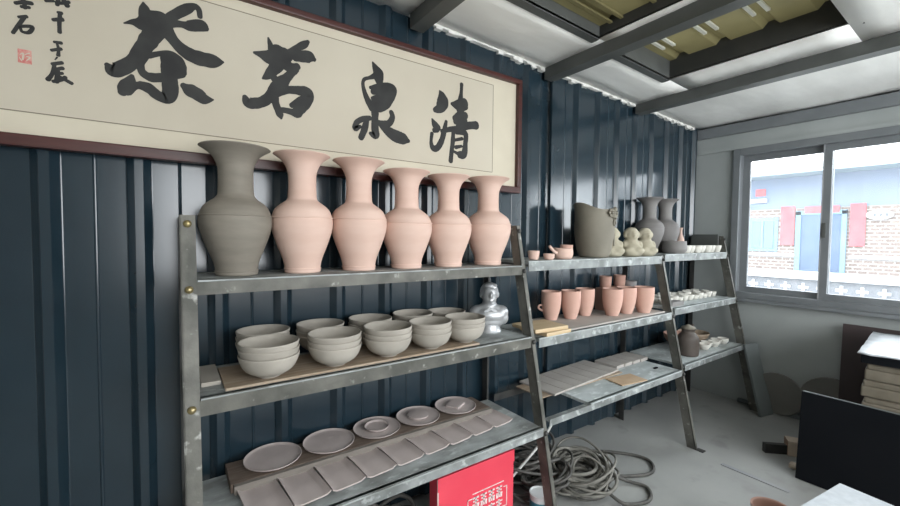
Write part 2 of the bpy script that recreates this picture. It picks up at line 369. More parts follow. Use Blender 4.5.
for (x0, x1, y0, y1) in ((NX-.1, OP1[0]-.1, FY-.1, WY+.15), (OP1[1]+.05, OP2[0]-.05, FY-.1, WY+.15), (OP2[1]+.05, RX+.1, FY-.1, WY+.15), (OP1[0]-.1, OP1[1]+.05, FY-.1, OP1[2]-.05), (OP1[0]-.1, OP1[1]+.05, OP1[3]+.05, WY+.15), (OP2[0]-.05, OP2[1]+.05, FY-.1, OP2[2]-.05), (OP2[0]-.05, OP2[1]+.05, OP2[3]+.05, WY+.15)):
    slope_box(bm, x0, x1, y0, y1, .26, .30)
bmobj('roof_deck', bm, 'beamdark', ceil)
for x in (1.09, 2.12, 3.21):
    bm = bmesh.new(); slope_box(bm, x-.03, x+.05, FY, WY-.03, -.075, 0)
    b = struct(bmobj('ceiling_beam', bm, 'beam'))
    if x < 1.2: b['label'] = 'short end of a grey ceiling beam above the calligraphy frame'
    elif x < 3: b['label'] = 'grey ceiling beam between the two olive skylights'
    else: b['label'] = 'grey ceiling beam nearest the window wall'
def skylight(op, nm, lab):
    HT = .13 if nm else .07
    s = struct(thing('skylight', lab, None))
    x0, x1, y0, y1 = op
    for (a, b, c_, d) in ((x0-.05, x0, y0-.05, y1+.05), (x1, x1+.05, y0-.05, y1+.05), (x0, x1, y0-.05, y0), (x0, x1, y1, y1+.05)):
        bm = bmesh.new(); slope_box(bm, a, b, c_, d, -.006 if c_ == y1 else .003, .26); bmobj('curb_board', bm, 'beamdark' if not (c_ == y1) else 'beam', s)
    # corrugated olive sheet, ridges along X
    bm = bmesh.new(); n = 36; ra = []; rb = []
    for i in range(n+1):
        y = y0-.04+(y1-y0+.08)*i/n; ph = (i % 9)/9
        h = .03 if .35 < ph < .62 else 0
        ra.append(bm.verts.new((x0-.04, y, ceil_z(x0)+HT+h))); rb.append(bm.verts.new((x1+.04, y, ceil_z(x1)+HT+h)))
    for i in range(n): bm.faces.new((ra[i], ra[i+1], rb[i+1], rb[i]))
    bmobj('roof_sheet', bm, 'olive', s)
    for k in range(4):
        y = y0-.04+(y1-y0+.08)*(k*9+2.2)/n
        for dy in (0, .065):
            bm = bmesh.new(); slope_box(bm, x0+.02, x1-.22 if nm else x1, y+dy, y+dy+.018, HT-.015, HT-.003); bmobj('ridge_strip', bm, 'clear' if nm else 'olive', s)  # pale strips on one skylight paint its bright ridge glints
skylight(OP1, 0, 'olive skylight opening above the calligraphy frame')
skylight(OP2, 1, 'olive skylight opening with dark curb nearer the window')
# ragged white strip standing in for light leaking between wall and ceiling
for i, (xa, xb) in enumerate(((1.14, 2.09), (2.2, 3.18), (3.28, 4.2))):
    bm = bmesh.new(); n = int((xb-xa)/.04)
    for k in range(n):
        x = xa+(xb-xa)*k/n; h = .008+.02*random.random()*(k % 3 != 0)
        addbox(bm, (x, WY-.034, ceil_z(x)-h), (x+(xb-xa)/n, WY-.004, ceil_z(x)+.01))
    struct(bmobj('trim_%d' % (4+i), bm, 'foam'), 'ragged white strip for the bright gap along the top of the navy wall')
# skirting pipe on the back wall
bm = bmesh.new(); tube(bm, [(RX-.022, -2, .022), (RX-.022, 1.5, .022)], .020, 10); p_ = bmobj('floor_pipe', bm, 'greyboard', None, True)
tag(p_, 'grey pipe lying along the foot of the window wall', 'pipe')

# ------------------------------------------------------------------ shelving
def leg_y(z): return 1.315+.21*z
def shelf_unit(name, label, x0, x1, zs, hs_, left_leg, right_leg, top, boards, pale=False):
    t = thing(name, label, 'shelf', ((x0+x1)/2, 1.6, 0)); ox, oy = (x0+x1)/2, 1.6
    def L(bm_lo, bm_hi, nm, m, bev=0): return box(nm, (bm_lo[0]-ox, bm_lo[1]-oy, bm_lo[2]), (bm_hi[0]-ox, bm_hi[1]-oy, bm_hi[2]), m, t, bev)
    def leg(x, brass=False):   # sloping angle iron: a front flange and a side flange on its left edge
        bm = bmesh.new()
        for (a0, a1, d0, d1) in ((x, x+(.046 if brass else .026), 0, .005), (x, x+.005, 0, .05 if brass else .062)):
            vs = addbox(bm, (a0-ox, d0, 0), (a1-ox, d1, top))
            for v in vs: v.co.y += leg_y(v.co.z)-oy-.005
        g = bmobj('front_leg', bm, 'steel', t)
        for z in zs+[top-.03+.03]:
            zb = z-.03 if z < top-.01 else top-.03
            bm = bmesh.new(); lathe(bm, [(.013, 0), (.013, .003), (.0115, .007), (.007, .011), (.002, .0125)], 10, Matrix.Translation((x+(.023 if brass else .014)-ox, leg_y(zb)-oy-.005, zb)) @ Matrix.Rotation(math.radians(90), 4, 'X'))
            bmobj('bolt', bm, 'bolt' if brass else 'steeldark', g, True)
        bm = bmesh.new(); addbox(bm, (x-ox, WY-.075-oy, 0), (x+.005-ox, WY-.03-oy, top)); addbox(bm, (x-ox, WY-.035-oy, 0), (x+.045-ox, WY-.03-oy, top)); bmobj('back_leg', bm, 'steeldark', t)
        for z in zs:
            bm = bmesh.new(); addbox(bm, (x+.006-ox, leg_y(z)-oy+.006, z-.058), (x+.010-ox, WY-.08-oy, z-.018)); bmobj('side_bar', bm, 'steeldark', t)
        bm = bmesh.new(); addbox(bm, (x-ox, leg_y(0)-oy-.05, 0), (x+.046-ox, leg_y(0)-oy, .004)); bmobj('foot_plate', bm, 'steeldark', t)
    if left_leg is not None: leg(left_leg, True)
    leg(right_leg)
    for i, z in enumerate(zs):
        a = (left_leg+.046) if left_leg is not None else x0
        bm = bmesh.new(); y = leg_y(z-.03)
        addbox(bm, (a-ox, y-oy-.004, z-.006-hs_[i]), (right_leg-.002-ox, y-oy+.001, z-.006)); addbox(bm, (a-ox, y-oy, z-.022), (right_leg-.002-ox, y-oy+.045, z-.018))
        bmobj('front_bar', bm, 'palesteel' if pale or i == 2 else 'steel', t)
        bm = bmesh.new(); addbox(bm, (a-ox, WY-.08-oy, z-.06), (right_leg-ox, WY-.076-oy, z-.018)); bmobj('back_bar', bm, 'steeldark', t)
        for (b0, b1) in boards[i]:
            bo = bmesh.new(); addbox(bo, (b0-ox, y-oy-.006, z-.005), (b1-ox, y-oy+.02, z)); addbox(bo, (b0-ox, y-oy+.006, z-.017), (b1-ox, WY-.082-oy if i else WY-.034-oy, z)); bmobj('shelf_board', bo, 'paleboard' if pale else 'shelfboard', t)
    return t
Z1 = [1.346, .970, .511]; Z2 = [1.368, .955, .545]; Z3 = [1.382, .978, .57]
u1 = shelf_unit('metal_shelf', 'left angle-iron shelf unit holding six vases, stacked bowls and plates', 0.03, 1.6, Z1, (.044, .052, .036), .03, 1.585, 1.565, [[(.078, 1.583)], [(.078, 1.583)], [(.078, 1.583)]])
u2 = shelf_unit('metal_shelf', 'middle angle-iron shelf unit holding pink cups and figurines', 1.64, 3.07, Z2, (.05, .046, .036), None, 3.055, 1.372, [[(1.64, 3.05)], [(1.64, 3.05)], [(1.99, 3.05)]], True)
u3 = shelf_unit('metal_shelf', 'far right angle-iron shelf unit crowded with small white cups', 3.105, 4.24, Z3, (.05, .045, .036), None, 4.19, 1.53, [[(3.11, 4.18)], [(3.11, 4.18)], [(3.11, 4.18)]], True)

# ------------------------------------------------------------------ framed calligraphy
FR = thing('framed_calligraphy', 'long framed calligraphy with four big black brush characters on the wall', 'picture', (.5, 1.9, 1.8))
def F_(lo, hi, nm, m, par=FR, bev=0):
    return box(nm, (lo[0]-.5, lo[1]-1.9, lo[2]-1.8), (hi[0]-.5, hi[1]-1.9, hi[2]-1.8), m, par, bev)
FX0, FX1, FZ0, FZ1 = -.95, 1.842, 1.779, 2.487
F_((FX0, 1.868, FZ0), (FX1, 1.915, FZ0+.04), 'frame_rail', 'redwood', bev=.006)
F_((FX0, 1.868, FZ1-.028), (FX1, 1.915, FZ1), 'frame_rail', 'redwood', bev=.006)
F_((FX1-.03, 1.868, FZ0+.04), (FX1, 1.915, FZ1-.028), 'frame_stile', 'redwood', bev=.006)
F_((FX0, 1.868, FZ0+.04), (FX0+.03, 1.915, FZ1-.028), 'frame_stile', 'redwood', bev=.006)
F_((FX0+.03, 1.895, FZ0+.04), (FX1-.03, 1.912, FZ1-.028), 'mount', 'mount')
IX1, IZ0, IZ1 = 1.622, 1.895, 2.415
pp = F_((FX0+.03, 1.8935, IZ0), (IX1, 1.8948, IZ1), 'paper', 'paper')
for a, b in (((FX0+.03, 1.8925, IZ0-.002), (IX1, 1.8947, IZ0+.001)), ((FX0+.03, 1.8925, IZ1-.001), (IX1, 1.8947, IZ1+.002)), ((IX1-.001, 1.8925, IZ0), (IX1+.002, 1.8947, IZ1))):
    F_(a, b, 'ruled_line', 'hair')
# brush strokes, in metres on the sheet: (x, z, half-width) knots
STROKES = {
    'cha': [[(-0.063,2.346,0.003),(-0.06,2.326,0.0125),(-0.058,2.296,0.0155),(-0.05,2.267,0.0175)], [(-0.12,2.255,0.002),(-0.097,2.265,0.008),(-0.072,2.268,0.019),(-0.041,2.282,0.032),(-0.015,2.297,0.026),(0.005,2.295,0.02)], [(-0.002,2.297,0.013),(0.032,2.331,0.014),(0.066,2.362,0.015),(0.094,2.383,0.0105),(0.11,2.376,0.0085),(0.114,2.349,0.007)], [(0.005,2.292,0.016),(0.045,2.302,0.01),(0.079,2.303,0.014),(0.114,2.311,0.014),(0.135,2.311,0.009)], [(0.076,2.315,0.0075),(0.115,2.325,0.012),(0.13,2.317,0.0105)], [(-0.022,2.268,0.0275),(-0.045,2.223,0.0245),(-0.068,2.178,0.021),(-0.099,2.124,0.018),(-0.13,2.093,0.02),(-0.154,2.082,0.019),(-0.17,2.097,0.0065)], [(0.004,2.268,0.0205),(0.027,2.235,0.015),(0.057,2.207,0.018),(0.092,2.192,0.0215),(0.134,2.189,0.0225),(0.168,2.192,0.0185),(0.192,2.195,0.0035)], [(-0.065,2.163,0.0165),(-0.075,2.122,0.0105),(-0.069,2.093,0.0105),(-0.044,2.081,0.013),(-0.005,2.09,0.013),(0.029,2.108,0.0145),(0.052,2.117,0.0125)], [(-0.049,2.158,0.008),(-0.017,2.174,0.008),(0.016,2.18,0.011),(0.038,2.166,0.0145),(0.048,2.14,0.016),(0.055,2.118,0.0105)], [(0.009,2.171,0.0195),(0.012,2.128,0.021),(0.013,2.08,0.0205),(0.014,2.04,0.0205),(0.002,2.012,0.0155),(-0.027,2.02,0.0145),(-0.051,2.039,0.0145),(-0.076,2.045,0.0125)], [(-0.1,2.074,0.0055),(-0.107,2.05,0.0155),(-0.121,2.026,0.018),(-0.129,2.007,0.011)], [(-0.119,2.02,0.0175),(-0.092,2.04,0.011),(-0.063,2.049,0.0095)], [(0.055,2.073,0.009),(0.072,2.062,0.018),(0.1,2.05,0.02),(0.125,2.036,0.017),(0.155,2.038,0.003)]],
    'ming': [[(0.362,2.339,0.0035),(0.369,2.316,0.0085),(0.376,2.292,0.0125)], [(0.306,2.263,0.0045),(0.333,2.262,0.013),(0.368,2.26,0.0265),(0.404,2.277,0.0345),(0.434,2.285,0.025),(0.456,2.294,0.015)], [(0.448,2.296,0.014),(0.479,2.327,0.011),(0.51,2.351,0.013),(0.529,2.37,0.006)], [(0.471,2.287,0.0155),(0.509,2.299,0.0205),(0.537,2.303,0.02),(0.556,2.297,0.008)], [(0.411,2.256,0.026),(0.382,2.211,0.019),(0.357,2.179,0.013),(0.338,2.163,0.003)], [(0.419,2.25,0.0175),(0.456,2.236,0.018),(0.482,2.249,0.012)], [(0.471,2.236,0.015),(0.452,2.209,0.0135),(0.429,2.18,0.017),(0.411,2.161,0.0195)], [(0.375,2.191,0.0115),(0.389,2.171,0.013),(0.418,2.163,0.0185)], [(0.418,2.166,0.0225),(0.389,2.13,0.021),(0.367,2.095,0.0175),(0.339,2.067,0.017),(0.304,2.053,0.018),(0.28,2.053,0.0165),(0.269,2.074,0.0075)], [(0.396,2.12,0.0175),(0.44,2.137,0.013),(0.485,2.144,0.016),(0.52,2.142,0.021),(0.534,2.125,0.0155),(0.516,2.094,0.019),(0.489,2.065,0.0205),(0.481,2.04,0.0155)], [(0.381,2.098,0.0165),(0.392,2.062,0.0125),(0.406,2.026,0.012),(0.412,2.008,0.004)], [(0.41,2.046,0.009),(0.439,2.046,0.0105),(0.481,2.041,0.015)], [(0.455,2.072,0.009),(0.489,2.1,0.012),(0.516,2.113,0.0155)]],
    'quan': [[(0.84,2.356,0.004),(0.854,2.334,0.0135),(0.868,2.312,0.0225),(0.873,2.283,0.02),(0.878,2.258,0.014)], [(0.868,2.301,0.0165),(0.827,2.279,0.0075),(0.797,2.264,0.007),(0.789,2.239,0.007),(0.799,2.199,0.0095),(0.818,2.161,0.013),(0.841,2.132,0.016)], [(0.827,2.23,0.0065),(0.873,2.245,0.0125),(0.921,2.259,0.0135),(0.953,2.249,0.016),(0.942,2.216,0.0185),(0.911,2.175,0.024),(0.873,2.146,0.0235)], [(0.84,2.212,0.011),(0.878,2.226,0.0125),(0.921,2.233,0.018)], [(0.841,2.178,0.0105),(0.878,2.199,0.011),(0.911,2.201,0.0205)], [(0.841,2.153,0.0155),(0.883,2.167,0.02)], [(0.853,2.142,0.0175),(0.853,2.091,0.015),(0.853,2.04,0.0155),(0.855,2.002,0.0155),(0.827,2.008,0.007)], [(0.827,2.082,0.0095),(0.79,2.072,0.0105),(0.757,2.048,0.011),(0.751,2.019,0.011),(0.777,2.034,0.0065)], [(0.81,2.071,0.0105),(0.797,2.022,0.0135),(0.779,1.978,0.0115)], [(0.941,2.133,0.0095),(0.949,2.108,0.012),(0.931,2.074,0.014),(0.897,2.063,0.015),(0.869,2.07,0.009)], [(0.874,2.069,0.009),(0.912,2.041,0.0175),(0.961,2.017,0.0245),(1.011,2.007,0.0235),(1.044,2,0.008)]],
    'qing': [[(1.236,2.301,0.004),(1.25,2.277,0.0205),(1.256,2.239,0.0305),(1.233,2.204,0.0215),(1.204,2.191,0.011)], [(1.188,2.14,0.004),(1.205,2.114,0.0155),(1.228,2.094,0.015)], [(1.2,2.08,0.0105),(1.223,2.088,0.0125)], [(1.281,2.142,0.008),(1.27,2.096,0.012),(1.253,2.035,0.014),(1.224,1.989,0.014),(1.195,1.985,0.0135),(1.183,2.015,0.0085),(1.188,2.062,0.009)], [(1.252,2.083,0.01),(1.312,2.104,0.012),(1.373,2.117,0.015),(1.437,2.144,0.017),(1.496,2.155,0.019)], [(1.385,2.369,0.01),(1.383,2.324,0.009),(1.378,2.273,0.0155),(1.378,2.223,0.018),(1.379,2.163,0.0225),(1.373,2.112,0.0205)], [(1.316,2.246,0.007),(1.359,2.247,0.0225),(1.409,2.267,0.023)], [(1.366,2.226,0.018),(1.416,2.25,0.016)], [(1.336,2.168,0.013),(1.379,2.188,0.0225),(1.417,2.198,0.016)], [(1.342,2.152,0.0135),(1.411,2.168,0.018)], [(1.33,2.095,0.01),(1.327,2.035,0.0115),(1.319,1.975,0.0115),(1.314,1.926,0.012)], [(1.349,2.093,0.01),(1.414,2.096,0.014),(1.416,2.038,0.013),(1.407,1.977,0.018),(1.375,1.97,0.0165)], [(1.339,2.047,0.007),(1.393,2.063,0.008)], [(1.347,2.008,0.009),(1.39,2.02,0.0065)], [(1.332,1.984,0.0055),(1.373,1.971,0.009)]],
    'shi_stone': [[(-0.386,2.194,0.0035),(-0.368,2.201,0.0045)], [(-0.374,2.195,0.0045),(-0.387,2.168,0.0045),(-0.4,2.14,0.004)], [(-0.385,2.165,0.004),(-0.356,2.172,0.0045),(-0.363,2.152,0.0045),(-0.379,2.15,0.0035),(-0.383,2.163,0.003)]],
    'above_stone': [[(-0.392,2.236,0.0045),(-0.375,2.244,0.005),(-0.355,2.247,0.005)], [(-0.382,2.257,0.004),(-0.373,2.249,0.0045),(-0.371,2.227,0.0045)], [(-0.379,2.229,0.004),(-0.361,2.232,0.004)], [(-0.386,2.264,0.0035),(-0.36,2.276,0.0045)]],
    'time': [[(-0.319,2.287,0.0035),(-0.319,2.269,0.0045)], [(-0.322,2.266,0.0035),(-0.303,2.272,0.0035)], [(-0.291,2.284,0.0045),(-0.294,2.262,0.0045)], [(-0.279,2.307,0.0045),(-0.278,2.284,0.005),(-0.269,2.267,0.006)], [(-0.296,2.269,0.0045),(-0.282,2.272,0.0045),(-0.265,2.281,0.0045)], [(-0.303,2.293,0.0035),(-0.265,2.308,0.004)]],
    'thousand': [[(-0.293,2.238,0.0035),(-0.284,2.238,0.0045)], [(-0.305,2.21,0.0045),(-0.283,2.218,0.006)], [(-0.288,2.234,0.0045),(-0.29,2.204,0.0045),(-0.29,2.173,0.0045)]],
    'ren': [[(-0.304,2.138,0.0035),(-0.287,2.139,0.0045)], [(-0.311,2.109,0.004),(-0.288,2.119,0.0045)], [(-0.298,2.137,0.0025),(-0.294,2.118,0.0035),(-0.295,2.096,0.0045)], [(-0.303,2.08,0.0015),(-0.298,2.089,0.002)]],
    'chen': [[(-0.31,2.064,0.0045),(-0.286,2.074,0.0045)], [(-0.305,2.062,0.004),(-0.311,2.032,0.0045),(-0.322,2.01,0.0055)], [(-0.3,2.05,0.004),(-0.285,2.056,0.005)], [(-0.297,2.048,0.0045),(-0.301,2.007,0.0055)], [(-0.302,2.034,0.0045),(-0.286,2.039,0.004)], [(-0.296,2.026,0.005),(-0.28,2.019,0.0045),(-0.263,2.01,0.0045)], [(-0.309,2.007,0.0045),(-0.291,2.015,0.0045),(-0.279,2.027,0.005)]],
}
SEAL = ((-0.391, 1.8926, 2.05), (-0.359, 1.8936, 2.094))
SEALMARKS = [[(-0.386,2.076,0.001),(-0.378,2.081,0.0015),(-0.38,2.061,0.002)], [(-0.374,2.079,0.001),(-0.364,2.085,0.0015)], [(-0.37,2.073,0.0015),(-0.363,2.071,0.0015),(-0.371,2.06,0.001)], [(-0.387,2.066,0.001),(-0.382,2.056,0.001)]]
def brush(name, strokes, parent, m='ink'):
    bm = bmesh.new(); y0 = 1.8925-1.9
    for li, st in enumerate(strokes):
        q = smoothpts([(a, b, c) for a, b, c in st], 6) if len(st) > 2 else [Vector(s) for s in st]
        y = y0 - .00001*li
        L_, R_ = [], []
        for i, p in enumerate(q):
            d = (q[min(i+1, len(q)-1)]-q[max(i-1, 0)]); d.z = 0
            if d.length < 1e-6: d = Vector((1, 0, 0))
            d.normalize(); nx, nz = -d.y, d.x
            jit = 1 + .10*mnoise.noise((p.x*60, p.y*60, li))
            w = max(p.z*1.28, .001)*jit
            if i in (0, len(q)-1):
                e = -1 if i == 0 else 1
                for s in ((-.9, .45), (-.5, .8), (0, .95), (.5, .8), (.9, .45))[::1]:
                    pass
            L_.append(bm.verts.new((p.x+nx*w-.5, y, p.y+nz*w-1.8))); R_.append(bm.verts.new((p.x-nx*w-.5, y, p.y-nz*w-1.8)))
        for i in range(len(q)-1): bm.faces.new((L_[i], L_[i+1], R_[i+1], R_[i]))
        for i, e in ((0, -1), (len(q)-1, 1)):      # rounded brush ends
            d = (q[1]-q[0]) if i == 0 else (q[-1]-q[-2]); d.z = 0
            if d.length < 1e-7: continue
            d.normalize(); w = max(q[i].z*1.28, .001); c0 = q[i]
            arc = [bm.verts.new((c0.x+e*d.x*w*math.cos(t)*.8+(-d.y)*w*math.sin(t)-.5, y, c0.y+e*d.y*w*math.cos(t)*.8+d.x*w*math.sin(t)-1.8)) for t in [math.radians(a) for a in range(-90, 91, 30)]]
            bm.faces.new(arc)
    me = bpy.data.meshes.new(name); bm.to_mesh(me); bm.free(); return link(name, me, m, parent)
for key, st in STROKES.items():
    brush('ink_character' if key in 'chaming quan qing' else 'small_character', st, FR)
sl = F_(SEAL[0], SEAL[1], 'red_seal', 'seal')
brush('seal_carving', SEALMARKS, FR, 'paper')

# ------------------------------------------------------------------ six tall vases
VP = [(.068, 0), (.072, .006), (.071, .022), (.078, .055), (.099, .110), (.115, .158), (.121, .190), (.119, .220), (.106, .254), (.078, .278), (.060, .292), (.056, .315), (.055, .370), (.058, .405), (.074, .440), (.097, .460), (.112, .470)]
def vase(name, label, mtl, loc, sw=1, sh=1, group=None, neck=1):
    t = thing(name, label, 'vase', loc, 0, group)
    pr = lerp_prof(VP, 3); pr = [(r*sw*(neck if z > .285 else 1), z*sh) for r, z in pr]
    inner = [(max(r-.008, .004), z) for r, z in pr if z > .28*sh][::-1]
    bm = bmesh.new(); lathe(bm, pr+[(pr[-1][0]-.003, pr[-1][1]+.003)]+inner, 40); bmobj('body', bm, mtl, t, True)
    bm = bmesh.new(); zz = .220*sh
    rr = [r for r, z in pr if abs(z-zz) < .012][0]*1.004
    lathe(bm, [(rr-.002, zz-.003), (rr+.0012, zz-.001), (rr+.0012, zz+.001), (rr-.002, zz+.003)], 40, cap=False); bmobj('shoulder_ring', bm, mtl, t, True)
    bm = bmesh.new(); lathe(bm, [(.066*sw, .012), (.0735*sw, .015), (.0735*sw, .019), (.066*sw, .022)], 40, cap=False); bmobj('foot_ring', bm, mtl, t, True)
    return t
vx = [.213, .458, .705, .948, 1.194, 1.462]
for i, x in enumerate(vx):
    if i == 0: vase('tall_vase', 'tall grey-brown raw clay vase, leftmost on the top shelf', 'wetclay', (x, 1.735, 1.3465), 1.03, 1.02, None, 1.06)
    else:
        lab = ['', 'tall pink bisque vase right beside the grey-brown one', 'tall pink bisque vase, second of the five pink ones', 'tall pink bisque vase in the middle of the five pink ones', 'tall pink bisque vase, fourth of the five pink ones', 'tall pink bisque vase at the right end of its shelf by the sloping leg'][i]
        vase('tall_vase', lab, 'pink', (x, 1.735, 1.3465), [0, 1.0, 1.02, 1.02, .99, 1.04][i], [0, 1.025, 1.03, .985, .985, 1.01][i], 'tall pink bisque vases')

# ------------------------------------------------------------------ bowls
bd = tag(box('plywood_board', (.15, 1.535, .9705), (1.25, 1.80, .980), 'plyboard', None, .002), 'brown plywood board under the stacked bowls', 'board')
tag(box('plaster_block', (.085, 1.62, .9705), (.145, 1.84, .985), 'bowlclay', None, .003), 'pale grey clay slab at the left end of the bowl shelf', 'slab')
bm = bmesh.new()
BP = [(.040, 0), (.042, .007), (.056, .011), (.081, .027), (.096, .049), (.104, .074), (.1055, .083), (.102, .084), (.098, .075), (.089, .051), (.073, .031), (.035, .021)]
lathe(bm, lerp_prof(BP, 2), 36)
bowl0 = None
def bowl(loc, label, group, s=1):
    global bowl0
    if bowl0 is None:
        bowl0 = bmobj('clay_bowl', bm, 'bowlclay', None, True); o = bowl0
    else:
        o = bowl0.copy(); COL.objects.link(o)
    o.location = loc; o.rotation_euler = (random.uniform(-.02, .02), random.uniform(-.02, .02), random.random()*6); o.scale = (s, s, s)
    tag(o, label, 'bowl', group); return o
fx = [.300, .548, .785, 1.005, 1.207]; bxs = [.318, .555, .795, 1.030, 1.240]
LV = ['bottom', 'middle', 'top']
for i in range(5):
    for k in range(3):
        bowl((fx[i], 1.60, .9805+k*.0225), 'grey clay bowl at the %s of the %s front stack from the left' % (LV[k], ORD[i]), 'stacked bowls front row', 1.0 if i < 3 else .96)
    for k in range(3):
        bowl((bxs[i], 1.812, (.9805 if i < 4 else .971)+k*.0225), 'grey clay bowl at the %s of the %s back stack from the left' % (LV[k], ORD[i]), 'stacked bowls back row', .98)

# ------------------------------------------------------------------ silver bust
bt = thing('silver_bust', 'small silver portrait bust at the right end of the bowl shelf', 'statue', (1.475, 1.73, .971), math.radians(-32)); bt.scale = (1.12, 1.12, 1.10)
blobmesh('bust_body', [((0, -.004, .192), (.040, .048, .054)), ((0, -.018, .172), (.033, .036, .034)), ((0, -.053, .190), (.008, .012, .016)), ((-.042, .002, .188), (.008, .012, .017)), ((.042, .002, .188), (.008, .012, .017)), ((0, -.048, .164), (.014, .009, .007)),
    ((0, .004, .140), (.036, .036, .035)), ((0, .006, .118), (.066, .042, .026)), ((-.056, .008, .098), (.042, .040, .036)), ((.056, .008, .098), (.042, .040, .036)), ((0, -.006, .085), (.082, .050, .045)), ((0, -.004, .055), (.072, .046, .045)), ((0, 0, .030), (.058, .042, .030)), ((-.068, .006, .068), (.030, .034, .036)), ((.068, .006, .068), (.030, .034, .036))], 'silver', bt, .005, 1)
blobmesh('hair', [((0, .012, .210), (.043, .046, .042)), ((0, -.020, .236), (.036, .030, .016)), ((-.037, .014, .198), (.009, .025, .028)), ((.037, .014, .198), (.009, .025, .028)), ((.016, -.040, .228), (.016, .011, .011))], 'silver', bt, .005, 1)
bm = bmesh.new(); lathe(bm, [(.060, 0), (.062, .006), (.058, .014), (.055, .022), (.054, .040)], 24); bmobj('pedestal', bm, 'silver', bt, auto=40)
bm = bmesh.new()
for sx in (-1, 1): addbox(bm, (0, 0, 0), (.03*sx, .004, .012), Matrix.Translation((0, -.050, .118)) @ Matrix.Rotation(.5*sx, 4, 'Y'))
bmobj('collar', bm, 'silver', bt)
box('name_plate', (-.012, -.052, .012), (.012, -.040, .035), 'silver', bt, .002)

# ------------------------------------------------------------------ plates on the bottom shelf
tag(box('dark_plank', (.18, 1.708, .5115), (1.47, 1.88, .547), 'darkply', None, .002, None), 'dark brown plank under the round plates', 'board')
tag(box('wooden_batten', (.19, 1.686, .5115), (1.47, 1.706, .546), 'batten', None, .002), 'thin grey wooden batten between round plates and square trays', 'batten')
pxs = [.352, .592, .830, 1.065, 1.305]
PP = [(.06, 0), (.085, .001), (.102, .006), (.107, .011), (.108, .014), (.1055, .0145), (.100, .010), (.080, .0085), (.03, .008)]
bm = bmesh.new(); lathe(bm, lerp_prof(PP, 2), 40); plate0 = None
lab = ['round mauve clay plate at the left end, with nothing on it', 'second round mauve clay plate from the left, with nothing on it', 'round mauve clay plate under a dished disc, third from the left', 'round mauve clay plate under a flat disc, fourth from the left', 'round mauve clay plate under a squarish piece, at the right end']
for i, x in enumerate(pxs):
    if i == 0: o = plate0 = bmobj('round_plate', bm, 'plateclay', None, True)
    else: o = plate0.copy(); COL.objects.link(o)
    o.location = (x, 1.812, .5475); o.scale = (1.06, 1.06, 1); tag(o, lab[i], 'plate', 'round plates on the bottom shelf')
def disc(name, prof, loc, label, seg=32):
    b = bmesh.new(); lathe(b, prof, seg); o = bmobj(name, b, 'plateclay', None, auto=35, loc=loc); return tag(o, label, 'saucer')
disc('small_saucer', [(.045, 0), (.058, .006), (.061, .013), (.058, .014), (.050, .007), (.02, .005)], (pxs[2], 1.812, .5560), 'small dished clay saucer lying on the third round plate')
disc('small_saucer', [(.045, 0), (.054, .005), (.055, .011), (.052, .012), (.02, .011)], (pxs[3], 1.812, .5560), 'small flat clay disc lying on the fourth round plate')
o = box('square_saucer', (-.045, -.04, 0), (.045, .04, .012), 'plateclay', None, .006); o.location = (pxs[4], 1.812, .5560); o.rotation_euler = (0, 0, .5); tag(o, 'small square clay piece lying on the rightmost round plate', 'saucer')
# square trays
def tray_mesh(w, d):
    b = bmesh.new(); n = 8; th = .006; rows = []
    for i in range(n+1):
        u = i/n; x = (u-.5)*w; lift = .010*(abs(2*u-1)**8); r = []
        for j in range(7):
            v = j/6; y = (v-.5)*d; r.append(b.verts.new((x, y, th+lift+.003*math.sin(v*3.1+u))))
        rows.append(r)
    for i in range(n):
        for j in range(6): b.faces.new((rows[i][j], rows[i+1][j], rows[i+1][j+1], rows[i][j+1]))
    thicken(b, (0, 0, -.006)); return b
tx0 = .203; tw = .1435; t0 = None
for i in range(9):
    x = tx0+tw*(i+.5); yc = 1.592+.0095*i
    if i == 0: o = t0 = bmobj('square_tray', tray_mesh(.137, .235), 'plateclay', None, auto=40)
    else: o = t0.copy(); COL.objects.link(o)
    o.location = (x, yc, .5145); o.rotation_euler = (0, 0, .07+random.uniform(-.01, .01))
    tag(o, 'mauve square clay tray with curled sides, %s from the left in the front row' % ORD[i], 'tray', 'square clay trays on the bottom shelf')

# ------------------------------------------------------------------ middle unit, top shelf
def cup(name, label, mtl, loc, r, h, base=.7, group=None, handle=None, cat='cup', bulge=0, rz=0):
    t = thing(name, label, cat, loc, rz, group)
    pr = lerp_prof([(r*base*.9, 0), (r*base, .004), (r*(base+(1-base)*.55)+bulge, h*.35), (r*.97+bulge*.6, h*.7), (r, h)], 4)
    inn = [(max(a-.005, .003), z) for a, z in pr if z > h*.3][::-1]
    b = bmesh.new(); lathe(b, pr+inn, 28); bmobj('body', b, mtl, t, True)
    if handle:
        b = bmesh.new(); pts = smoothpts([(-r*.85, 0, h*.50), (-r*1.2, 0, h*.50), (-r*1.3, 0, h*.40), (-r*.85, 0, h*.30)], 4)
        tube(b, pts, .007, 6); bmobj('handle', b, mtl, t, True)
    return t
z = 1.3690
cup('small_cup', 'small pale pink clay cup by the sloping leg of the left unit', 'pink', (1.79, 1.70, z), .035, .052, .8)
cup('small_cup', 'tiny pink clay cup between small cup and round pink pot', 'pink', (1.88, 1.66, z), .034, .035, .8)
tp = thing('teapot', 'round pink clay pot with a lidded jar behind it', 'pot', (2.03, 1.68, z))
bm = bmesh.new(); lathe(bm, lerp_prof([(.045, 0), (.058, .012), (.062, .035), (.060, .06), (.056, .066), (.05, .062), (.02, .055)], 3), 28); bmobj('body', bm, 'pink', tp, True)
bm = bmesh.new(); tube(bm, smoothpts([(-.05, 0, .035), (-.085, 0, .048), (-.125, .0, .080)], 5), lambda u: .012-.003*u, 8); bmobj('handle', bm, 'pink', tp, True)
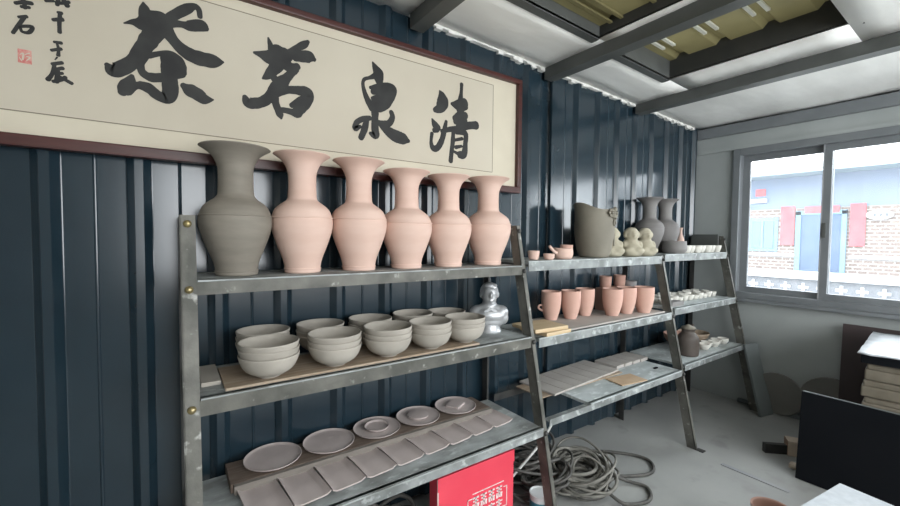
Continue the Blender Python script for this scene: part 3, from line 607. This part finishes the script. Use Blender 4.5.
cup('lidded_jar', 'small pink jar with uneven rim behind the round pink pot', 'pinkcup', (2.16, 1.76, z), .042, .085, .85)
# tall olive jar with a torn rim and flowers
jr = thing('flower_jar', 'tall olive grey clay jar with pointed lip and modelled flowers', 'jar', (2.41, 1.73, z), math.radians(20))
bm = bmesh.new(); seg = 40
prof = lerp_prof([(.085, 0), (.10, .01), (.115, .06), (.128, .14), (.132, .21), (.128, .27), (.125, .31), (.13, .335)], 3)
prof2 = prof+[(a-.012, zz) for a, zz in prof if zz > .2][::-1]
lathe(bm, prof2, seg)
for v in bm.verts:
    if v.co.z > .26:
        a = math.atan2(v.co.y, v.co.x); k = (v.co.z-.26)/.075
        v.co.z += k*(.026*math.cos(a-math.radians(125))+.012*math.sin(3*a)); rr = 1+k*.10*max(0, math.cos(a-math.radians(125)))**3
        v.co.x *= rr; v.co.y *= rr
bmobj('body', bm, 'jarclay', jr, True)
for (a, zz, s) in ((-60, .300, 1.2), (-38, .285, 1.0), (-82, .30, .9), (-62, .235, .7)):
    b = bmesh.new(); ca, sa = math.cos(math.radians(a-30)), math.sin(math.radians(a-30))
    for k in range(6):
        t_ = k*math.pi/3; off = Vector((-sa*math.cos(t_)*.022*s, ca*math.cos(t_)*.022*s, math.sin(t_)*.022*s))
        bmesh.ops.create_icosphere(b, subdivisions=1, radius=1, matrix=Matrix.Translation(Vector((ca*.135, sa*.135, zz))+off) @ Matrix.Rotation(math.radians(a-30), 4, 'Z') @ Matrix.Diagonal((.010*s, .016*s, .016*s, 1)))
    bmesh.ops.create_icosphere(b, subdivisions=1, radius=.012*s, matrix=Matrix.Translation((ca*.142, sa*.142, zz)))
    bmobj('clay_flower', b, 'jarclay', jr, True)
b = bmesh.new()
tube(b, smoothpts([(.10, -.09, .22), (.09, -.11, .15), (.07, -.115, .08)], 5), .006, 6); bmobj('clay_stem', b, 'jarclay', jr, True)
def figurine(x, y, label, rz, dark=False):
    t = thing('clay_figurine', label, 'figurine', (x, y, z), rz, 'three clay figurines'); t.scale = (1.2, 1.2, 1.06)
    blobmesh('body', [((0, 0, .022), (.068, .062, .030)), ((0, .004, .055), (.062, .056, .050)), ((0, .004, .092), (.047, .043, .040)), ((-.030, -.038, .040), (.034, .026, .026)), ((.030, -.038, .040), (.034, .026, .026)), ((-.048, -.008, .072), (.016, .024, .036)), ((.048, -.008, .072), (.016, .024, .036)), ((0, 0, .145), (.042, .042, .042))], 'cream', t, .006, 5)
    blobmesh('hair', [((0, .008, .165), (.042, .040, .032)), ((-.036, .0, .150), (.014, .02, .026)), ((.036, .0, .150), (.014, .02, .026)), ((0, .004, .176), (.036, .034, .026))], 'cream', t, .006, 3)
    blobmesh('face', [((0, -.034, .148), (.018, .010, .022)), ((0, -.045, .145), (.006, .006, .008)), ((0, -.040, .130), (.010, .006, .004))], 'cream', t, .004, 1)
figurine(2.635, 1.74, 'cream clay seated figurine half hidden beside the tall olive jar', -.6)
figurine(2.80, 1.69, 'cream clay seated figurine in the middle of the three', -.6)
figurine(2.985, 1.69, 'cream clay seated figurine at the right, before the grey vases', -.5)
v = vase('grey_vase', 'tall grey clay vase behind the right figurine', 'darkclay', (3.235, 1.80, 1.383), .92, .95, 'pair of grey vases')
v = vase('grey_vase', 'tall dark grey clay vase standing nearest the window corner', 'darkclay', (3.475, 1.795, 1.383), .92, .95, 'pair of grey vases')
cup('squat_pot', 'squat dark grey clay pot at the foot of the grey vases', 'darkclay', (3.36, 1.655, 1.383), .085, .10, .9, cat='pot', bulge=.01)
# ------------------------------------------------------------------ middle unit, middle shelf
tag(box('thin_board', (1.92, 1.53, .9555), (3.0, 1.86, .9655), 'slabclay', None, .002), 'thin grey board lying under the tall pink cups', 'board')
z = .966
for i, (x, y) in enumerate(((2.05, 1.785), (2.19, 1.740), (2.362, 1.757), (2.53, 1.655), (2.690, 1.650), (2.825, 1.595))):
    lab = ['tall pink clay cup with a side knob, nearest the wooden boards', 'tall pink clay cup, second from the wooden boards', 'tall pink clay cup behind the second one', 'tall pink clay cup standing foremost in the right group', 'tall pink clay cup half hidden in the middle of the right group', 'tall pink clay cup at the right end of the right group'][i]
    cup('tall_cup', lab, 'pinkcup', (x, y, z), .064+.004*(i > 2), .186, .62, 'tall pink cups', handle=(i == 0), bulge=.004, rz=-.5)
for i, (x, y) in enumerate(((2.68, 1.82), (2.86, 1.82))):
    tag(box('clay_box', (x-.06, y-.05, z), (x+.06, y+.04, z+.165), 'pinkdark', None, .006), ['dull terracotta block behind the foremost tall cup', 'dull terracotta block behind the right tall cups'][i], 'block')
    cup('small_cup', ['small dull terracotta cup on a block, left of two', 'small dull terracotta cup on a block, right of two'][i], 'pinkdark', (x, y-.005, z+.166), .045, .085, .85)
cup('grey_bowl', 'grey clay bowl behind the rightmost tall cup', 'darkclay', (2.985, 1.81, z+.0005), .055, .20, .9, cat='bowl')
pot = thing('teapot', 'small terracotta teapot by the right end of the middle shelf', 'teapot', (2.975, 1.66, z), .3)
bm = bmesh.new(); lathe(bm, lerp_prof([(.03, 0), (.042, .015), (.045, .035), (.035, .055), (.02, .06)], 3), 24); bmobj('body', bm, 'pinkcup', pot, True)
bm = bmesh.new(); tube(bm, smoothpts([(.038, 0, .02), (.062, 0, .03), (.075, 0, .055)], 4), lambda u: .010-.004*u, 8); bmobj('spout', bm, 'pinkcup', pot, True)
bm = bmesh.new(); lathe(bm, [(.022, .056), (.02, .062), (.006, .066), (.008, .074), (.002, .078)], 16); bmobj('lid', bm, 'pinkcup', pot, True)
box('wooden_board', (0, 0, 0), (.01, .01, .01), 'pine') if False else None
for i, (dx, zz, lab) in enumerate(((.04, .956, 'lower pale pine board at the left end of the cup shelf'), (0, .977, 'upper pale pine board at the left end of the cup shelf'))):
    o = box('pine_board', (-.09+dx, -.10, 0), (.16, .10, .020), 'pine', None, .002); o.location = (1.74-.01*i, 1.60+.02*i, zz); o.rotation_euler = (0, 0, .03-.1*i); tag(o, lab, 'board')
# ------------------------------------------------------------------ middle unit, bottom shelf: slabs
z = .5465
sup = tag(box('support_board', (1.80, 1.62, .55), (2.62, 1.84, .556), 'plyboard', None), 'thin plywood sheet carrying the grey clay slabs', 'board')
s0 = None
for i in range(7):
    if s0 is None: o = s0 = box('clay_slab', (-.051, -.14, 0), (.051, .14, .012), 'slabclay', None, .003)
    else: o = s0.copy(); COL.objects.link(o)
    o.location = (1.92+.106*i, 1.735+.008*i, .557); o.rotation_euler = (.0, .05*(1 if i % 2 else -1)*.3, .06)
    tag(o, 'long grey clay slab, %s from the left in the wide row' % ORD[i], 'slab', 'grey clay slabs wide row')
for i in range(4):
    o = s0.copy(); COL.objects.link(o); o.location = (2.71+.106*i, 1.785, .5465); o.scale = (1, .65, 2); o.rotation_euler = (0, 0, .05)
    tag(o, 'short grey clay slab, %s from the left in the back row' % ORD[i], 'slab', 'grey clay slabs back row')
o = box('cardboard_piece', (-.12, -.07, 0), (.12, .07, .006), 'card', None); o.location = (2.52, 1.53, .5465); o.rotation_euler = (0, 0, -.15); tag(o, 'tan cardboard piece lying before the grey slabs', 'cardboard')
o = box('small_clip', (-.02, -.008, 0), (.02, .008, .008), 'black', None); o.location = (2.93, 1.55, .5465); tag(o, 'tiny black clip lying on the middle unit bottom shelf', 'clip')
# ------------------------------------------------------------------ far unit
z = 1.383
b3 = thing('bottle', 'slim pink clay bottle behind the row of small white cups', 'bottle', (3.70, 1.77, z))
bm = bmesh.new(); lathe(bm, lerp_prof([(.025, 0), (.03, .02), (.03, .09), (.022, .13), (.012, .16), (.012, .20), (.018, .215), (.01, .214)], 3), 20); bmobj('body', bm, 'pink', b3, True)
cups = []
def tinycup(loc, r, h, label, group):
    if not cups:
        b = bmesh.new(); lathe(b, [(.6, 0), (.66, .04), (.92, .55), (1, 1), (.9, .97), (.75, .4), (.3, .3)], 14); o = bmobj('tea_cup', b, 'whitecup', None, True); cups.append(o)
    else: o = cups[0].copy(); COL.objects.link(o)
    o.location = loc; o.scale = (r, r, h); o.rotation_euler = (0, 0, random.random()*6); tag(o, label, 'cup', group)
for i in range(7):
    tinycup((3.55+.095*i, 1.655+.012*(i % 2), z), .042, .062, 'small white tea cup, %s from the grey vases on the top shelf' % ORD[i], 'white cups on the far top shelf')
for i in range(5):
    tinycup((3.72+.10*i, 1.76, z), .040, .060, 'small white tea cup, back row of the far top shelf, %s from the left' % ORD[i], 'back white cups on the far top shelf')
tag(box('flat_board', (4.150, 1.655, 1.383), (4.168, 1.885, 1.545), 'beam', None, .003), 'dark grey flat board standing at the end of the white cups', 'board')
z = .979
for r_ in range(3):
    for i in range(11):
        tinycup((3.22+.088*i+.03*(r_ % 2), 1.665+.075*r_, z), random.uniform(.029, .037), random.uniform(.036, .056), 'small white tea cup, %s row of the far middle shelf, %s from the left' % (['front', 'second', 'back'][r_], ORD[i]), 'white cups on the far middle shelf')
o = box('dark_tile', (-.09, -.035, 0), (.09, .035, .035), 'darkclay', None, .003); o.location = (3.235, 1.585, z); tag(o, 'dark clay block at the left end of the far middle shelf', 'block')
z = .571
jg = thing('dark_jug', 'dark brown clay jug with a spouted lid on the far bottom shelf', 'jug', (3.42, 1.555, z)); jg.scale = (1.15, 1.15, 1.18)
bm = bmesh.new(); lathe(bm, lerp_prof([(.062, 0), (.068, .01), (.070, .09), (.064, .125), (.045, .15), (.040, .165), (.048, .18), (.04, .178)], 3), 28); bmobj('body', bm, 'jugclay', jg, True)
bm = bmesh.new(); tube(bm, smoothpts([(.03, 0, .165), (.055, 0, .175), (.07, 0, .20)], 4), lambda u: .014-.005*u, 8); bmobj('spout', bm, 'jugclay', jg, True)
bm = bmesh.new(); lathe(bm, [(.046, .180), (.044, .19), (.02, .198), (.012, .205), (.003, .207)], 20); bmobj('lid', bm, 'jarclay', jg, True)
def onebowl(name, label, mtl, loc, s, sz, rot=(0, 0, 0)):
    b = bmesh.new(); lathe(b, lerp_prof(BP, 2), 28); o = bmobj(name, b, mtl, None, True); o.location = loc; o.scale = (s, s, sz); o.rotation_euler = rot; return tag(o, label, 'bowl')
onebowl('brown_bowl', 'wide brown clay bowl behind the dark jug', 'pinkdark', (3.66, 1.73, z), 1.25, 1.2)
onebowl('brown_bowl', 'wide tan clay bowl to the right on the far bottom shelf', 'plyboard', (3.93, 1.74, z), 1.2, 1.0)
for i, (x, y) in enumerate(((3.70, 1.55), (3.79, 1.57), (3.88, 1.55), (3.97, 1.57), (4.06, 1.55))):
    tinycup((x, y, z), .045, .05, 'small white cup on the far bottom shelf, %s from the dark jug' % ORD[i], 'white cups on the far bottom shelf')

# ------------------------------------------------------------------ under the shelves
rb = thing('red_carton', 'bright red carton with white print standing under the left unit', 'box', (1.215, 1.62, 0))
bm = bmesh.new(); addbox(bm, (-.235, -.13, 0), (.235, -.06, .405), None, .006); bmobj('body', bm, 'red', rb)
box('edge_strip', (-.2365, -.1315, .004), (-.229, -.129, .402), 'cartonside', rb); box('lid_flap', (-.235, -.134, .345), (.235, -.1305, .407), 'red', rb)
bm = bmesh.new()
def pl(x0, z0, x1, z1): addbox(bm, (x0, -.1325, z0), (x1, -.1303, z1))
pl(-.035, .262, .165, .266); pl(-.065, .13, -.061, .245); pl(.185, .13, .189, .235); pl(-.065, .241, -.03, .245); pl(.165, .231, .189, .235); pl(-.065, .13, .189, .134)
for k in range(4):                        # heavy block characters, too blurred in the photograph to read
    x = -.035+k*.05
    pl(x, .238, x+.04, .246); pl(x+.004, .222, x+.036, .229); pl(x, .205, x+.042, .213); pl(x+.016, .19, x+.025, .246); pl(x+.001, .188, x+.012, .204); pl(x+.029, .188, x+.040, .204)
    pl(x, .165, x+.042, .172); pl(x+.005, .148, x+.036, .155); pl(x+.016, .14, x+.024, .178)
bmobj('printed_lettering', bm, 'print', rb)
# cables
def coil(name, label, mtl, c, rx, ry, turns, r, zamp, seed, grp=None, lead=None, tilt=.0):
    rnd = random.Random(seed); P = []; n = int(turns*16); tl = [(rnd.uniform(-.5, .5), rnd.uniform(-.5, .5), rnd.uniform(-.05, .05), rnd.uniform(-.05, .05), rnd.uniform(.55, 1.1)) for _ in range(int(turns)+2)]
    ph = rnd.random()*6
    for i in range(n):
        a = ph+2*math.pi*i/16; w = i//16
        q = Vector((i*.043, seed, 0))
        kx = rx*(1+.6*mnoise.noise((i*.06, seed*3.1, 0))); ky = ry*(1+.6*mnoise.noise((i*.06, seed*3.1, 7)))
        f_ = (i % 16)/16; A = [tl[w][j]*(1-f_)+tl[w+1][j]*f_ for j in range(5)]; kx *= A[4]; ky *= A[4]
        zz = r+zamp*(.5+.5*mnoise.noise((i*.11, seed*1.7, 3)))*(.4+.6*i/n)+.002*w
        P.append((c[0]+A[2]+kx*math.cos(a)+.09*mnoise.noise((i*.03, seed, 11)), c[1]+A[3]+ky*math.sin(a)+.06*mnoise.noise((i*.03, seed, 17)), max(r, zz+zamp*.5*(A[0]*math.cos(a)+A[1]*math.sin(a)))))
    if lead: P += lead
    b = bmesh.new(); tube(b, smoothpts(P, 2), r, 6); o = bmobj(name, b, mtl, None, True); return tag(o, label, 'cable', grp)
coil('cable_coil', 'dark rubber cable heaped in loops behind the red carton', 'cable', (1.80, 1.70), .20, .16, 14, .009, .30, 1)
coil('cable_coil', 'second dark cable tangled around the blue tin', 'cable', (1.78, 1.62), .19, .16, 12, .008, .24, 5)
coil('cable_coil', 'grey hose coiled in a round heap right of the sloping leg', 'hose', (2.06, 1.52), .17, .15, 15, .010, .15, 2)
coil('cable_coil', 'thin grey cable wound over the coiled hose', 'hose', (2.04, 1.50), .19, .17, 11, .007, .19, 3)
coil('cable_coil', 'dark cable lying low at the foot of the coiled hose', 'cable', (2.0, 1.44), .16, .10, 7, .009, .08, 4)
coil('cable_coil', 'dark cable heaped on the floor left of the red carton', 'cable', (.80, 1.62), .13, .14, 12, .010, .38, 6)
b = bmesh.new(); tube(b, smoothpts([(1.95, 1.80, .03), (2.15, 1.80, .015), (2.42, 1.70, .012), (2.60, 1.52, .012), (2.62, 1.40, .012), (2.50, 1.33, .012), (2.33, 1.40, .012), (2.2, 1.48, .03), (2.1, 1.52, .08)], 8), .010, 8)
tag(bmobj('loose_cable', b, 'cable', None, True), 'dark cable making one wide loop on the open floor', 'cable')
b = bmesh.new(); tube(b, smoothpts([(2.15, 1.45, .08), (2.28, 1.36, .02), (2.33, 1.26, .012), (2.22, 1.19, .012), (2.08, 1.25, .012), (2.05, 1.36, .05)], 8), .010, 8)
tag(bmobj('loose_cable', b, 'cable', None, True), 'shorter dark cable loop lying nearest the camera on the floor', 'cable')
b = bmesh.new(); tube(b, smoothpts([(1.52, 1.60, .16), (1.66, 1.61, .22), (1.80, 1.62, .29), (1.95, 1.66, .36)], 6), .008, 6)
tag(bmobj('white_strap', b, 'strap', None, True), 'white strap slung across the cable heap behind the leg', 'strap')
tn = thing('paint_tin', 'small blue and white paint tin among the cables', 'tin', (1.62, 1.46, 0))
bm = bmesh.new(); lathe(bm, [(.052, 0), (.055, .004), (.055, .10)], 28); bmobj('label_band', bm, 'tinblue', tn, auto=40)
bm = bmesh.new(); lathe(bm, [(.0545, .10), (.0545, .125), (.058, .128), (.058, .134), (.052, .135), (.050, .128), (.02, .127)], 28); bmobj('lid', bm, 'tinwhite', tn, auto=40)

# ------------------------------------------------------------------ right-hand corner
def leaning(name, label, cat, w, h, th, loc, rz, lean, mtl, par=None, bev=.003):
    b = bmesh.new(); addbox(b, (-w/2, 0, 0), (w/2, th, h), None, bev); o = bmobj(name, b, mtl, None)
    o.location = loc; o.rotation_euler = (lean, 0, rz); return tag(o, label, cat)
leaning('grey_board', 'narrow grey board leaning on the far shelf unit', 'board', .17, .60, .02, (4.165, 1.235, .004), math.radians(-12), math.radians(-14.5), 'greyboard')
for i, (y, r_, zc) in enumerate(((1.20, .18, .25), (.85, .21, .25))):
    b = bmesh.new(); lathe(b, [(r_*.98, 0), (r_, .004), (r_, .016), (r_*.98, .02)], 36, Matrix.Translation((4.255, y, r_+.002)) @ Matrix.Rotation(math.radians(90-84+80), 4, 'Y'))
    tag(bmobj('round_board', b, 'browndisc', None, auto=40), ['dull brown round board leaning on the wall beside the grey board', 'dull brown round board leaning on the wall beside the dark brown one'][i], 'board')
leaning('brown_tabletop', 'dark brown board leaning upright behind the carton stack', 'panel', .40, .86, .018, (4.20, .61, .004), math.radians(-90), math.radians(-3), 'brownpanel')
bp = thing('black_tabletop', 'large black board leaning at the right edge of the picture', 'panel', (3.22, .41, .004), math.radians(-90)); bp.rotation_euler = (math.radians(-6), 0, math.radians(-90))
box('sheet', (-.39, 0, 0), (.39, .022, .545), 'black', bp, .003); box('top_edge', (-.385, .004, .545), (.385, .018, .549), 'greyboard', bp)
SX, SY, SR = 3.73, .24, math.radians(4.7)
def stacked(o, label, cat, grp=None): o.location = (SX, SY, 0); o.rotation_euler = (0, 0, SR); return tag(o, label, cat, grp)
stacked(box('base_crate', (-.41, -.41, 0), (.41, .335, .40), 'brownpanel', None, .004), 'dark crate on the floor under the tan packages', 'crate')
for k in range(4):
    z0 = .401+k*.098; t = .33+.006*((k*7) % 3-1)
    p = stacked(thing('tan_package', None, None), 'tan packed carton in the covered stack, %s' % ['lowest of four', 'second from below', 'third from below', 'topmost, right under the dark tray'][k], 'package', 'tan packages in the covered stack')
    b = bmesh.new(); addbox(b, (-.40+.004*(k % 2), -.40, z0), (.40, t, z0+.062), None, .010); bmobj('lower_bundle', b, 'sack', p, True)
    b = bmesh.new(); addbox(b, (-.396+.004*(k % 2), -.40, z0+.060), (.40, t-.008, z0+.096), None, .010); bmobj('upper_bundle', b, 'sack', p, True)
stacked(box('dark_tray', (-.415, -.41, .7945), (.415, .34, .842), 'black', None, .004), 'black tray lying on top of the tan packages', 'tray')
b = bmesh.new(); g = []
for i in range(15):
    r = []
    for j in range(15):
        x = -.43+.86*i/14; y = -.43+.785*j/14; r.append(b.verts.new((x, y, .846+.014*abs(mnoise.noise((x*7, y*7, 1))))))
    g.append(r)
for i in range(14):
    for j in range(14): b.faces.new((g[i][j], g[i+1][j], g[i+1][j+1], g[i][j+1]))
thicken(b, (0, 0, -.0035)); stacked(bmobj('white_cover', b, 'whitesheet', None, True), 'crumpled white plastic sheet covering the tan packages', 'cover')
br = thing('brick', 'terracotta brick with pale end standing beside the black board', 'brick', (3.58, .905, 0), .5); br.scale = (.85, .85, 1)
box('body', (-.055, -.05, 0), (.055, .05, .10), 'brick', br, .004); box('pale_face', (-.057, -.048, .002), (-.0552, .048, .098), 'brickpale', br); box('pale_top', (-.053, -.048, .1002), (.053, .048, .1015), 'brickpale', br)
o = box('dark_offcut', (-.07, -.018, 0), (.07, .018, .065), 'steeldark', None, .003); o.location = (3.49, .985, 0); o.rotation_euler = (0, 0, -.75); tag(o, 'dark metal offcut lying beside the terracotta brick', 'offcut')
o = box('clay_scrap', (-.025, -.02, 0), (.025, .02, .03), 'brickpale', None, .006); o.location = (3.36, .845, 0); tag(o, 'small pale clay scrap at the corner of the black board', 'scrap')
b = bmesh.new(); addbox(b, (2.895, .80, 0), (2.925, 1.16, .006)); tag(bmobj('white_strip', b, 'farwhite', None), 'thin white plastic strip lying on the concrete floor', 'strip')
bpy.data.objects['white_strip'].location = (.10, -.03, 0)
sk = thing('low_stool', 'low dark stool under the white slab at the bottom right', 'stool', (2.60, .48, 0), math.radians(-8))
box('seat', (-.50, -.38, .28), (-.02, -.02, .309), 'steeldark', sk, .003)
for sx in (-.50, -.06):
    for sy in (-.38, -.06): box('leg', (sx, sy, 0), (sx+.04, sy+.04, .28), 'steeldark', sk, .002)
sl_ = box('white_slab', (-.52, -.40, .31), (0, 0, .35), 'whiteslab', None, .003); sl_.location = (2.60, .48, 0); sl_.rotation_euler = (0, 0, math.radians(-8))
tag(sl_, 'white foam slab whose corner points up at the bottom right edge', 'slab')
bk = thing('clay_basin', 'brown clay basin whose rim shows at the bottom edge', 'basin', (2.43, .685, 0))
bm = bmesh.new(); lathe(bm, lerp_prof([(.05, 0), (.055, .01), (.075, .10), (.088, .17), (.084, .174), (.077, .16), (.06, .05), (.03, .02)], 3), 32); bmobj('body', bm, 'pinkdark', bk, True)

# ------------------------------------------------------------------ outside: yard, parapet and the house across
struct(box('floor_yard', (RX+.12, -14, -.35), (60, 30, -.25), 'ground'))
HX = 18.0
hs = thing('brick_house', 'brick house with blue door and red couplets across the yard', 'house', (HX, 3.5, -.25))
def H(nm, y0, y1, z0, z1, dx, m, par=hs, dep=.1): return box(nm, (-dx, y0-3.5, z0+.25), (dep-dx, y1-3.5, z1+.25), m, par)
# coordinates at 18 m
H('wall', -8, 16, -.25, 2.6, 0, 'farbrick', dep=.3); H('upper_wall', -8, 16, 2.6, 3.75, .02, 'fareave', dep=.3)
H('wall_band', 4.75, 16, .92, 1.03, .06, 'farwhite'); H('wall_band', -8, 3.35, .92, 1.03, .06, 'farwhite')
bm = bmesh.new(); addbox(bm, (-1.1, -12, 3.95), (.6, 13, 4.15)); bmobj('roof', bm, 'farroof', hs)
H('roof_edge', -8, 16, 3.80, 4.0, 1.15, 'farwhite', dep=.1)
dr = H('door', 3.55, 4.62, .35, 2.38, .04, 'fardoor')
for a in ((3.45, 3.57, .35, 2.48), (4.60, 4.74, .35, 2.48), (3.45, 4.74, 2.36, 2.50)): H('door_frame', *a, .08, 'farblue', dr)
H('door_banner', 3.62, 4.5, 2.42, 2.64, .12, 'farred', dep=.02)
H('couplet', 4.78, 5.17, 1.32, 2.68, .05, 'farred', dep=.02); H('couplet', 3.02, 3.38, 1.32, 2.68, .05, 'farred', dep=.02)
def white_oval(yc, zc, ry, rz_):
    b = bmesh.new(); lathe(b, [(1, 0), (1, .03)], 24, Matrix.Translation((-.06, yc-3.5, zc+.25)) @ Matrix.Diagonal((1, ry, rz_, 1)) @ Matrix.Rotation(math.radians(-90), 4, 'Y')); o = bmobj('oval_plaque', b, 'farwhite', hs)
    b = bmesh.new()
    for k in range(3): addbox(b, (-.099, yc-3.5-.16+.13*k-.025, zc+.25-.05), (-.091, yc-3.5-.16+.13*k+.035, zc+.25+.05))
    bmobj('plaque_marks', b, 'farpara', o)
white_oval(2.72, 2.30, .30, .15)
for (y0, y1) in ((5.25, 6.15), (6.5, 7.8), (-1.5, .6)):
    w = H('window', y0, y1, 1.08, 2.30, .03, 'farblue'); H('pane', y0+.12, y1-.12, 1.20, 2.18, .05, 'farglass', w); H('mullion', (y0+y1)/2-.03, (y0+y1)/2+.03, 1.2, 2.18, .08, 'farblue', w)
H('shutter_box', 5.6, 6.1, 2.85, 3.0, .10, 'farwhite')
H('lamp_plate', 5.65, 5.95, 3.1, 3.35, .06, 'farred')
pa = thing('yard_parapet', 'white topped yard parapet with cross-shaped openings', 'parapet', (15.6, 3.5, -.25))
def Q(nm, y0, y1, z0, z1, x0, x1, m, par=pa): return box(nm, (x0, y0-3.5, z0+.25), (x1, y1-3.5, z1+.25), m, par)
Q('coping', -8, 14, .34, .56, -.15, .25, 'farwhite'); Q('wall', -8, 14, -.25, .34, 0, .15, 'farpara')
for k in range(26):
    y = -2+.42*k; Q('cross_block', y-.12, y+.12, .05, .13, -.03, .0, 'farwhite'); Q('cross_block', y-.035, y+.035, -.03, .22, -.035, -.003, 'farwhite')
